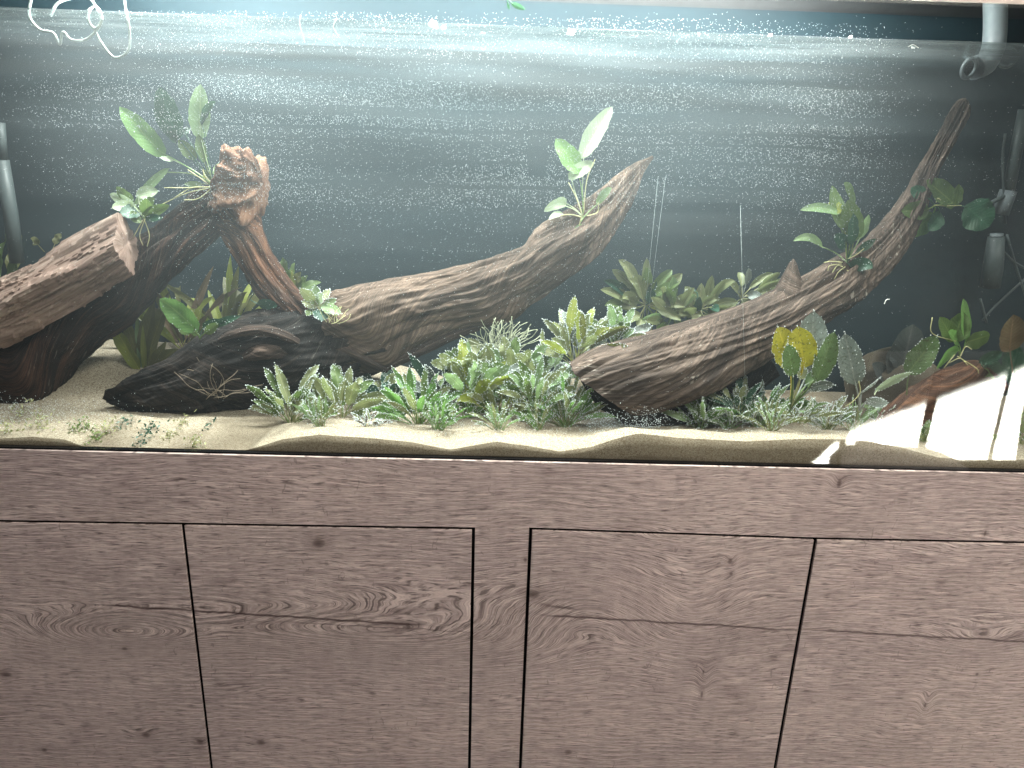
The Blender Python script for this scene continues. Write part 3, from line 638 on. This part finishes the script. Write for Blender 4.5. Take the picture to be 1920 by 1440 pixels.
def rosette(label, u, v, hpx, n, wpx, mats, Y=None, spread=70, shape='lance', nb=.35, pet=.35, name="plant", stemmat=None, serr=.5, group=None, wave=.2, lo=.55, cat="plant"):
    if Y is None: rt, Y = ground(u, v)
    else: rt = P(u, v, Y)
    e = empty(name, rt, label, cat, group); pearls = []; s = S(Y)
    if shape == 'lance': n = int(n*1.7); wpx *= .74; hpx *= 1.2; spread *= .72
    lean = random.uniform(-9, 9)
    for k in range(n):
        an = R(((k+.5)/n*2-1)*spread+random.uniform(-18, 18)+lean); L = hpx*s*random.uniform(lo, 1.02)*(1-.15*abs(math.sin(an)))
        dy = random.uniform(-.6, .6)*math.cos(an)
        d = Vector((math.sin(an), dy, math.cos(an)*.95)).normalized()
        r0 = rt+Vector((math.sin(an)*.006+random.uniform(-.006, .006), random.uniform(-.006, .006), -.002))
        cv = random.uniform(.0, .45); base = r0+d*L*pet*random.uniform(.7, 1.2); tip = r0+d*L*(1-.15*cv)+Vector((math.sin(an)*L*.12+random.uniform(-.18, .18)*L, random.uniform(-.15, .15)*L, -(abs(math.sin(an))*.20+cv*.35)*L))
        if base.y < .02: base.y = .02
        if tip.y < .02: tip.y = .02
        blade(r0, base, tip, wpx*s*random.uniform(.7, 1.2), LM[random.choice(mats)], e, arch=random.uniform(.03, .16)+cv*.45, wave=wave*random.uniform(.5, 2), serr=serr, shape=shape, pearls=pearls, npearl=nb, fold=random.uniform(.1, .5),
              face=(random.uniform(-.8, .8), -1, random.uniform(-.2, .9)), stem=.0008)
    octas(pearls, "bubbles", e, .0006, .0013)
    return e
random.seed(21)
# back left
rosette("tall olive-brown sword-leaved plant seen through the arch, left clump", 345, 655, 235, 19, 17, ['olive', 'lime', 'olive', 'brown'], Y=.40, spread=44, shape='strap', nb=.03, pet=.1)
rosette("tall olive sword-leaved plant seen through the arch, right clump beside its leg", 425, 640, 215, 17, 15, ['olive', 'lime', 'olive'], Y=.39, spread=38, shape='strap', nb=.05, pet=.1)
hand_plant("yellow-stemmed strap-leaved plant on the sand in the opening under the arch", "plant", (268, 706), .33, [
 ((262, 695), (206, 600), 30, 'lime', dict(shape='strap', arch=.03)), ((266, 695), (232, 590), 24, 'olive', dict(shape='strap')), ((270, 695), (256, 588), 15, 'pale', dict(shape='strap')), ((272, 698), (268, 610), 12, 'lime', dict(shape='strap')),
 ((280, 700), (312, 640), 20, 'olive', dict(shape='strap')), ((284, 702), (335, 655), 24, 'olive', dict(shape='strap', arch=.2)), ((262, 690), (290, 560), 30, 'olive', dict(shape='strap')), ((270, 690), (318, 545), 28, 'olive', dict(shape='strap'))])
rosette("small olive plant behind the right leg of the arch", 548, 560, 90, 8, 16, ['olive', 'green'], Y=.39, spread=35, shape='strap', nb=.05)
rosette("tall green plant at the left edge of the tank behind the slab", 8, 560, 170, 6, 26, ['green', 'olive'], Y=.39, spread=30, shape='strap', nb=.05)
rosette("green plant low at the left edge under the slab", 15, 640, 70, 5, 26, ['lime', 'green'], Y=.39, spread=40, shape='strap', nb=.0)
rosette("slender brown leaf plant standing behind the slab", 92, 470, 70, 2, 12, ['olive'], Y=.41, spread=10, shape='strap', nb=.0)
# second row behind the foreground
rosette("fan of pale frosted round leaves under the centre branch", 905, 690, 80, 9, 30, ['sage', 'sage', 'pale'], Y=.20, spread=50, shape='oval', nb=.6, pet=.4)
rosette("sage-green broad-leaved clump behind the foreground row", 955, 735, 120, 14, 30, ['sage', 'green', 'pale'], Y=.17, spread=60, nb=.45)
rosette("frosted leafy clump left of the sawn end of the driftwood", 1015, 720, 110, 13, 26, ['sage', 'grey', 'pale'], Y=.18, spread=70, nb=.7)
rosette("tall clump with yellowish leaves just behind the sawn end", 1078, 680, 120, 20, 24, ['sage', 'lime', 'grey', 'sage', 'olive'], Y=.19, spread=62, nb=.6)
rosette("silvery clump spreading over the rear of the right driftwood", 1150, 655, 95, 17, 22, ['sage', 'grey', 'pale', 'green'], Y=.21, spread=72, nb=.7)
rosette("low leafy clump between centre log and the sage clump", 870, 720, 90, 9, 28, ['sage', 'green'], Y=.17, spread=55, nb=.5)
# foreground row, left to right
G1 = None
fg = [("leftmost foreground clump with dark frosted leaves beside the log", 545, 792, 118, 17, 24, ['green', 'sage', 'green'], .45),
 ("foreground clump of broad sage leaves right of the leftmost clump", 640, 782, 112, 12, 34, ['sage', 'sage', 'green'], .45),
 ("blue-green clump in the foreground under the dark end of the branch", 722, 765, 92, 10, 36, ['blue', 'sage'], .5),
 ("vivid green upright foreground clump with a yellowish leaf", 785, 795, 122, 20, 18, ['bright', 'green', 'sage', 'bright'], .35),
 ("red-stemmed dark plant in the middle of the foreground", 830, 775, 130, 10, 24, ['shade', 'blue', 'grey'], .6),
 ("short bright green clump right of the red-stemmed plant", 872, 783, 72, 10, 15, ['bright', 'green'], .3),
 ("tall arching sage clump at the centre of the foreground", 928, 782, 135, 18, 24, ['sage', 'green', 'lime'], .45),
 ("spreading thin-leaved clump left of the grassy one", 985, 775, 112, 16, 17, ['sage', 'pale', 'sage'], .5),
 ("dense grassy clump in front of the sawn driftwood end", 1062, 800, 112, 26, 13, ['green', 'bright', 'sage'], .5),
 ("bright green spiky clump under the right driftwood", 1312, 803, 82, 16, 15, ['bright', 'pale', 'green'], .35),
 ("white-tipped grassy clump right of the spiky one", 1420, 800, 118, 20, 12, ['sage', 'pale', 'bright'], .7),
 ("small clump with one bright broad leaf beside the yellow-leaved plant", 1462, 785, 82, 8, 20, ['bright', 'green'], .3),
 ("thin grassy clump in front of the grey leaves", 1548, 805, 80, 16, 10, ['green', 'sage'], .5),
 ("low green clump at the edge of the bright reflection", 1660, 800, 62, 10, 18, ['green', 'pale'], .3)]
fg += [("fine pale grassy tuft between the two leftmost foreground clumps", 600, 800, 62, 14, 8, ['pale', 'sage'], .6),
 ("fine frosted tuft in front of the vivid green clump", 820, 805, 62, 16, 8, ['pale', 'bright'], .6),
 ("fine pale tuft left of the dense grassy clump", 1010, 805, 66, 16, 8, ['pale', 'sage', 'bright'], .6),
 ("pale frosted grassy tuft in front of the tall arching clump", 935, 806, 56, 14, 8, ['pale', 'sage'], .6),
 ("light green tuft right of the spiky clump under the driftwood", 1365, 803, 80, 14, 11, ['pale', 'bright'], .5),
 ("pale tuft in front of the white-tipped grassy clump", 1445, 808, 62, 14, 8, ['pale', 'sage'], .6),
 ("pale tuft left of the low clump near the reflection", 1600, 808, 58, 12, 8, ['pale', 'sage'], .6)]
for (lb, u, v, h, n, wd, ms, nb) in fg: rosette(lb, u, v, h*(1.25 if wd < 9 else 1), n, wd, ms, nb=min(.9, nb*(1.4 if wd > 9 else .5)), lo=.6, spread=48 if wd < 9 else 66)
rosette("tiny withered brown plant on the sand in the foreground", 690, 800, 45, 8, 10, ['brown', 'sage'], nb=.4)
rosette("tiny green plant in the dark gap of the bright reflection", 1738, 828, 50, 8, 20, ['green', 'sage'], nb=.2)
rosette("green clump at the right edge of the picture", 1915, 830, 80, 10, 18, ['green', 'sage'], Y=.06, nb=.3)
rosette("small sprig growing in front of the driftwood's dark underside", 1240, 795, 45, 5, 10, ['dark', 'green'], nb=.2)
rosette("sage clump filling the gap between the two central clumps", 1000, 765, 120, 12, 22, ['sage', 'pale', 'green'], Y=.12, spread=60, nb=.6)
rosette("pale clump left of the tall arching sage clump", 878, 752, 120, 10, 28, ['sage', 'lime', 'pale'], Y=.13, spread=55, nb=.5)
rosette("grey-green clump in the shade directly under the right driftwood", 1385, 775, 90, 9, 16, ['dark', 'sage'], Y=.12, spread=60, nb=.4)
rosette("small sage clump right of the white-tipped grassy clump", 1500, 790, 70, 9, 14, ['sage', 'green'], Y=.08, spread=70, nb=.5)
# round-leaved plants at the right
hand_plant("plant with two yellow decaying leaves and dark oval ones under the right driftwood", "plant", (1482, 765), .10, [
 ((1485, 690), (1458, 613), 56, 'yellow', dict(shape='oval', yb=.005, yt=.0)), ((1508, 690), (1496, 612), 58, 'yellow', dict(shape='oval', yb=-.004, yt=-.01)), ((1487, 705), (1477, 645), 34, 'spotted', dict(shape='oval', yb=-.02, yt=-.03)),
 ((1518, 700), (1526, 584), 62, 'grey', dict(shape='oval', yb=.02, yt=.02)), ((1530, 716), (1564, 622), 44, 'spotted', dict(shape='oval', yb=-.01, yt=-.01)), ((1500, 712), (1503, 678), 26, 'sage', dict(shape='oval', yb=-.01)), ((1515, 732), (1565, 722), 20, 'grey', dict(arch=.2)), ((1510, 722), (1545, 702), 34, 'pale', dict(shape='oval'))], nb=.75, stem=.0022)
hand_plant("single frosted oval leaf on a tall stalk right of the yellow leaves", "plant", (1612, 770), .11, [((1604, 722), (1584, 625), 46, 'grey', dict(shape='oval', yt=0, yb=0)), ((1612, 738), (1650, 708), 12, 'grey'), ((1625, 748), (1665, 755), 20, 'grey', dict(arch=-.15))],
 roots=[[(1610, 715), (1613, 735), (1600, 752), (1585, 762)]], nb=.9, stem=.0018)
hand_plant("yellow-green oval leaf with a long whitish leaf below it at the right", "plant", (1700, 740), .13, [((1700, 702), (1757, 630), 46, 'spotted', dict(shape='oval')), ((1640, 734), (1709, 698), 17, 'white', dict(arch=.1, root=(1640, 740)))], nb=.5)
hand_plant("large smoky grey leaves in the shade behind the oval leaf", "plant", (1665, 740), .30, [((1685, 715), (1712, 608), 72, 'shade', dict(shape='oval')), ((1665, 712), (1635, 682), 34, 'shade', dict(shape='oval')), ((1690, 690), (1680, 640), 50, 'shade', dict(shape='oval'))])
hand_plant("green round-leaved plant on the small driftwood at the right", "plant", (1800, 668), .16, [
 ((1790, 640), (1762, 594), 28, 'green', dict(shape='oval')), ((1788, 642), (1806, 585), 40, 'green', dict(shape='oval')), ((1812, 640), (1806, 560), 24, 'bright', dict(shape='oval')), ((1810, 642), (1856, 628), 38, 'green', dict(shape='oval')),
 ((1798, 652), (1756, 692), 20, 'bright', dict(arch=.35)), ((1798, 642), (1778, 622), 26, 'bright', dict(shape='oval'))],
 roots=[[(1790, 665), (1770, 690)], [(1795, 668), (1830, 690), (1835, 700)], [(1792, 640), (1748, 625), (1748, 595)], [(1800, 670), (1810, 650), (1822, 655)], [(1780, 680), (1800, 672), (1815, 685)]])
hand_plant("dark drooping leaves at the right end of the small driftwood", "plant", (1845, 690), .18, [((1850, 675), (1868, 730), 44, 'dark', dict(shape='oval')), ((1835, 680), (1880, 660), 26, 'dark'), ((1858, 700), (1845, 735), 26, 'green', dict(shape='oval'))])
hand_plant("brown broad leaves against the right edge", "plant", (1900, 740), .14, [((1892, 660), (1900, 590), 48, 'brown', dict(shape='oval')), ((1905, 720), (1895, 640), 44, 'dark', dict(shape='oval')), ((1925, 700), (1915, 600), 40, 'shade', dict(shape='oval'))])
# moss tangle and fan on the branch's far side
def tangle(name, label, cat, u, v, ru, rv, Y, n, mat, rad=.0007, lo=.4):
    c = P(u, v, Y); e = empty(name, c, label, cat); s = S(Y); mb = MB()
    for k in range(n):
        a = random.uniform(0, 6.28); p = c+Vector((random.uniform(-.4, .4)*ru*s, random.uniform(-.02, .02), -.5*rv*s)); pts = [p]
        d = Vector((math.cos(a), random.uniform(-.5, .5), abs(math.sin(a))+.3)).normalized()
        for q in range(4):
            d = (d+Vector((random.uniform(-.6, .6), random.uniform(-.5, .5), random.uniform(-.4, .4)))).normalized(); p = p+d*rv*s*.33; pts.append(p)
        mb.tube(curve(pts, 3), rad, 4)
    o = mb.build("strands", mat, e, True); o['kind'] = 'stuff'; return e
tangle("moss", "pale tangle of wiry moss behind the centre branch's lower edge", "moss", 935, 635, 70, 55, .22, 60, plain("moss_pale", (.30, .32, .22)))
tangle("plant_roots", "brown hair-like roots dangling on the dark front of the centre log", "roots", 405, 715, 50, 60, .135, 16, ROOTB, .0006)
tangle("moss", "tangle of fine roots under the small-leaved plant on the arch's right foot", "moss", 625, 590, 30, 25, .19, 14, ROOT, .0005)
# carpet tufts in the left foreground
random.seed(5)
tm = [LM['green'], LM['blue'], LM['sage']]
tufts = [(15, 805, 40, "at the left edge"), (75, 795, 48, "second from the left edge, largest"), (160, 800, 34, "third, in front of the dark leg"), (200, 805, 40, "fourth, beside the third"), (180, 818, 26, "just in front of the fourth"), (145, 798, 26, "behind the third"),
         (268, 822, 30, "pale one alone on the open sand"), (285, 800, 32, "below the pointed end of the log"), (340, 790, 24, "small dark one under the log's belly"), (320, 812, 20, "thin one left of the log's belly"), (365, 832, 30, "rightmost, closest to the glass"), (395, 792, 14, "tiny dark crumb at the right"), (235, 790, 28, "at the tip of the log"), (45, 770, 36, "behind, at the base of the dark leg")]
for (u, v, sz, wh) in tufts:
    p, Y = ground(u, v+8); e = empty("carpet_tuft", p, "small leafy carpet tuft on the sand, "+wh, "plant", "carpet tufts on the left sand")
    mb = MB(); s = S(Y); pearls = []
    for k in range(int(sz*1.6)):
        q = p+Vector((random.gauss(0, .30)*sz*s, random.gauss(0, .012), random.uniform(0, 1)**1.5*sz*s*.75)); q.y = max(q.y, .016); q.z = max(q.z, sand_h(q.x, q.y)+.001)
        a = Vector((random.uniform(-1, 1), random.uniform(-1, 1), random.uniform(-.2, 1))).normalized()*.0036*random.uniform(.6, 1.3); b = a.cross(Vector((random.random(), random.random(), random.random()))).normalized()*.0016
        n = len(mb.v); mb.v += [q-a, q+b, q+a, q-b]; mb.f.append((n, n+1, n+2, n+3))
        if random.random() < .35: pearls.append(q+a)
    o = mb.build("leaves", random.choice(tm), e, False); o['kind'] = 'stuff'; octas(pearls, "bubbles", e, .0004, .0008)

# ---------------------------------------------------------------- bubbles clinging to the glass
rb = np.random.RandomState(11)
mb = MB(); cnt = 0
bands = [(30, 110, .55), (118, 128, .4), (128, 142, .35), (150, 205, .95), (205, 222, .12), (222, 242, .9), (248, 266, .85), (270, 300, 1), (305, 346, 1), (352, 386, .8), (386, 440, .22), (440, 466, .10), (460, 472, .35), (472, 560, .09), (560, 640, .05), (640, 790, .03)]
for k in range(175000):
    u = rb.uniform(-30, 1950); v = rb.uniform(20, 790); vv = v - (u-960)*.020
    wv = 8*noise.noise((u*.006, 1.3, 0))+5*noise.noise((u*.002, v*.02, 4))
    dns = 0.05
    for (a, b, d) in bands:
        if a <= vv+wv < b: dns = d; break
    pn = noise.noise((u*.0035, v*.012, 7)); dns *= min(1.3, max(.25, 1+1.6*pn))
    if u < 330 and v > 240: dns *= .25
    if u > 1560: dns *= max(.08, 1-(u-1560)/170)
    if u < 120: dns *= max(.15, u/120)
    if v < 115 and u > 1500: dns *= .5
    if 990 < u < 1025 and 260 < v < 330: dns *= .03
    if rb.rand() < dns*.72:
        p = P(u, v, .0118); mb.octa(p, .00037*rb.uniform(.5, 1.3), .6); cnt += 1
# strings of bubbles close to the planting
for k in range(5200):
    u = rb.uniform(560, 1680); v = 805+rb.normal(0, 17)-8*math.sin(u*.012); dn = .35+.65*max(0, noise.noise((u*.012, 3, 1))*2+.2)
    if rb.rand() < dn: p = P(u, v, .0118); mb.octa(p, .00055*rb.uniform(.6, 1.3), .6)
for k in range(900):
    u = abs(rb.normal(0, 120)); v = 772+rb.normal(0, 14); p = P(u, v, .0118); mb.octa(p, .00055*rb.uniform(.6, 1.3), .6)
for k in range(500):
    u = rb.uniform(1100, 1240); v = 800+rb.normal(0, 16); p = P(u, v, .0118); mb.octa(p, .0006*rb.uniform(.6, 1.3), .6)
o = mb.build("glass_bubbles", BUB, tank, True); o['kind'] = 'stuff'; o['label'] = 'thousands of tiny air bubbles clinging to the front glass in bands'
print("bubbles", len(mb.v)//6)

# ---------------------------------------------------------------- pipes and odds and ends
PIPE = plain("grey_pipe", (.13, .15, .16), .45); CLEARP = plain("frosted_tube", (.055, .068, .07), .5)
def ring_pts(c, r, n=28, ax=Vector((1, 0, 0)), ay=Vector((0, 0, 1))):
    return [c+ax*r*math.cos(2*math.pi*i/n)+ay*r*math.sin(2*math.pi*i/n) for i in range(n+1)]
Yp = .30; e = empty("outlet_pipe", P(1862, 20, Yp), "grey elbow outlet pipe with an open round mouth at the top right", "pipe")
mb = MB().tube(curve([P(1866, 0, Yp+.02), P(1866, 50, Yp+.02), P(1862, 90, Yp+.01), P(1848, 118, Yp-.01), P(1826, 128, Yp-.03)], 8), [18*S(Yp)]*24+[19*S(Yp)]*9, 28, False); mb.build("elbow", PIPE, e, True)
mb = MB().tube(ring_pts(P(1817, 128, Yp-.035), 15.5*S(Yp), ax=Vector((.9, .35, .1)).normalized(), ay=Vector((.1, 0, 1)).normalized()), .0032, 10); mb.build("rim", PIPE, e, True)
MB().octa(P(1817, 128, Yp-.015), 14*S(Yp), .3).build("bore", BLACK, e, True)
e = empty("return_pipe", P(1888, 108, .42), "second darker pipe mouth beside the outlet elbow at the top right", "pipe")
mb = MB().tube(ring_pts(P(1888, 108, .42), 15*S(.42)), .003, 10); mb.build("rim", CLEARP, e, True)
MB().tube([P(1888, 108, .425), P(1900, 100, .50)], 15*S(.42), 20, True).build("barrel", BLACK, e, True)
Yt = .41
e = empty("filter_tube", P(1885, 400, Yt), "grey telescopic filter tube standing near the right edge", "tube")
MB().tube([P(1921, 205, Yt), P(1890, 362, Yt)], 10*S(Yt), 18).build("upper_tube", CLEARP, e, True)
MB().tube([P(1891, 357, Yt), P(1875, 402, Yt)], 14*S(Yt), 18).build("sleeve", PIPE, e, True)
MB().tube([P(1887, 365, Yt-.01), P(1852, 384, Yt-.02)], 4*S(Yt), 8).build("clip_arm", CLEARP, e, True)
e = empty("filter_basket", P(1862, 540, .40), "short frosted filter strainer below the tube at the right", "strainer")
MB().tube([P(1868, 444, .40), P(1862, 500, .40), P(1856, 538, .40)], [14*S(.4), 17*S(.4), 17*S(.4)], 22).build("strainer", NT("x").m if False else CLEARP, e, True)
MB().tube([P(1869, 438, .40), P(1868, 446, .40)], 11*S(.4), 18).build("neck", PIPE, e, True)
e = empty("filter_hose", P(1905, 600, .38), "pale crossed thin tubing behind the leaves at the right edge", "hose")
for a in ([(1888, 440), (1905, 500), (1925, 560)], [(1842, 600), (1870, 570), (1925, 520)], [(1838, 560), (1850, 605)], [(1880, 470), (1900, 490), (1925, 505)], [(1885, 420), (1880, 300), (1885, 250)]):
    MB().tube(curve([P(x, y, .40) for x, y in a], 4), .0022, 8).build("tubing", CLEARP, e, True)
e = empty("heater_tube", P(20, 480, .36), "frosted heater tube standing at the left edge", "heater")
MB().tube([P(0, 230, .36), P(6, 306, .36)], 8*S(.36), 18).build("upper_tube", CLEARP, e, True)
MB().tube([P(3, 300, .36), P(20, 400, .36), P(32, 492, .36)], [12*S(.36)]*3, 20).build("lower_tube", CLEARP, e, True)
# floating air hose loops, top left, lit by the lamp
HOSE = plain("clear_hose", (.28, .32, .31), .25)
e = empty("air_hose", P(150, 40, .10), "clear air hose floating in loops under the bright lamp at the top left", "hose")
for a in ([(60, -10), (55, 30), (75, 55), (100, 62), (112, 84), (118, 60), (135, 75), (165, 72), (190, 40), (175, 5), (160, -10)], [(175, 50), (190, 80), (215, 108), (240, 95), (243, 60), (236, 20), (232, -10)], [(95, 30), (110, 5), (150, -8)], [(165, 20), (180, 12), (192, 35), (178, 54), (165, 35), (170, 15)]):
    MB().tube(curve([P(x, y, .12) for x, y in a], 6), .0019, 8).build("hose", HOSE, e, True)
# fine lines hanging in the water
LINE = plain("nylon", (.55, .62, .62), .3)
for (a, b, lb) in (((1234, 330), (1203, 645), "left"), ((1248, 330), (1214, 600), "middle"), ((1388, 385), (1398, 760), "right")):
    e = MB().tube([P(*a, .09), P(*b, .09)], .00013, 5).build("nylon_line", LINE, None, True)
    tag(e, "%s one of three fine nylon lines hanging in front of the right driftwood" % lb, "line", "nylon lines")
fr = random.Random(3)
SPK = plain("floating_bit", (.85, .85, .78), .6)
for i, (u, v, r) in enumerate([(1072, 60, 9), (812, 46, 9), (830, 52, 6), (1444, 66, 4), (1594, 70, 4), (720, 55, 4), (907, 62, 3), (1712, 90, 4), (1310, 64, 4)]):
    p = P(u, v, .2); mb = MB()
    for k in range(7): mb.octa(p+Vector((fr.uniform(-1, 1), fr.uniform(-1, 1), fr.uniform(-.6, .6)))*r*.0006, r*.00035)
    tag(mb.build("floating_flake", SPK, None, True), "pale flake floating at the water surface, %s" % ["the brightest one near the centre", "orange-lit one left of centre", "just right of the orange-lit one", "small one right of the centre", "small one toward the right", "small one at the left third", "tiny one between the two biggest", "rightmost one near the outlet pipe", "small one just right of the brightest"][i], "flake", "flakes at the water surface")
for i, (a, lb) in enumerate([([(564, 28), (562, 45), (572, 80)], "curved one at the left"), ([(632, 35), (625, 50), (635, 68)], "bent one beside it"), ([(1658, 570), (1662, 562), (1668, 561)], "low hook right of the right driftwood"), ([(1703, 88), (1712, 84), (1722, 90)], "arched one near the outlet pipe")]):
    tag(MB().tube(curve([P(x, y, .03) for x, y in a], 4), .0006, 5).build("floating_thread", SPK, None, True), "thin pale thread drifting in the water, "+lb, "thread", "threads drifting in the water")
DARKL = LM['dark']
e = empty("plant_sprig", P(960, 8, .15), "dark little sprig floating at the top edge in the middle", "plant")
blade(P(950, -6, .15), P(958, 6, .15), P(985, 18, .15), 9*S(.15), DARKL, e); blade(P(950, -6, .15), P(952, 5, .15), P(955, 18, .15), 5*S(.15), DARKL, e)

# ---------------------------------------------------------------- sunlit white doors across the room, mirrored in the glass
def M(u, v, D):                                 # point at distance D in front of the glass whose mirror image is at pixel (u,v)
    d = ray(u, v); p = CAM+d*DIST; return Vector((p.x+d.x*D, -D, p.z+d.z*D))
WHITE = plain("white_paint", (.84, .84, .80), .6)
DD = 2.6
top_e, bot_e = 380, 864
dr = empty("white_room_doors", (M(1750, 860, DD).x, -DD, M(1750, 860, DD).z), "sunlit white panelled doors across the room, mirrored at the lower right of the glass", "doors")
def panel(name, ub0, ub1, ut0, ut1, v0, v1, mat, y=0):
    a, b, c, d = M(ub0, v0, DD), M(ub1, v0, DD), M(ut1, v1, DD), M(ut0, v1, DD)
    mb = MB(); mb.hexa([(q.x, q.z) for q in (a, b, c, d)], -DD+y, -DD-.008+y); return mb.build(name, mat, dr)
panel("panel", 1576, 1713, 1640, 1759, 872, 660, WHITE)
for k in range(7): panel("slat", 1524+7*k, 1573, 1530+7*k, 1574, 870-6.2*k, 866.4-6.2*k, WHITE)
panel("panel", 1734, 1851, 1781, 1900, 863, 660, WHITE)
panel("panel", 1863, 1904, 1913, 1932, 863, 660, WHITE)
E0, E1 = M(1590, 816, DD), M(1910, 700, DD)     # the shade line across the doors
ed = (E1-E0).normalized(); sd = Vector((-.25, -.80, -.55)).normalized()
xl = (ed-sd*ed.dot(sd)).normalized(); zl = -sd; yl = zl.cross(xl)
bw, bh = 2.2, 1.3
cc = (E0+E1)/2+yl*(bh/2)-sd*2.3
l = bpy.data.lights.new("sunbeam_light", 'AREA'); l.shape = 'RECTANGLE'; l.size = bw; l.size_y = bh; l.energy = 800; l.spread = R(2.0); l.color = (1, .98, .92)
o = bpy.data.objects.new("sunbeam_light", l); col.objects.link(o)
o.matrix_world = Matrix(((xl.x, yl.x, zl.x, cc.x), (xl.y, yl.y, zl.y, cc.y), (xl.z, yl.z, zl.z, cc.z), (0, 0, 0, 1)))
DS = 2.52
mb = MB(); ol = [(1577, 890), (1579, 854), (1594, 844), (1618, 840), (1620, 834), (1634, 832), (1655, 839), (1700, 845), (1745, 848), (1775, 856), (1800, 868), (1822, 884), (1826, 892)]
n = len(ol); pts = [M(u, v, DS) for u, v in ol]
mb.v += [(p.x, -DS, p.z) for p in pts]+[(p.x, -DS-.06, p.z) for p in pts]
mb.f += [tuple(range(n))[::-1], tuple(range(n, 2*n))]+[(i, (i+1) % n, n+(i+1) % n, n+i) for i in range(n)]
tag(bevel(mb.build("armrest", plain("dark_cloth", (.012, .010, .010), .9, .1), None), .01, 3), "dark curved armrest mirrored low in the right part of the glass", "armrest")
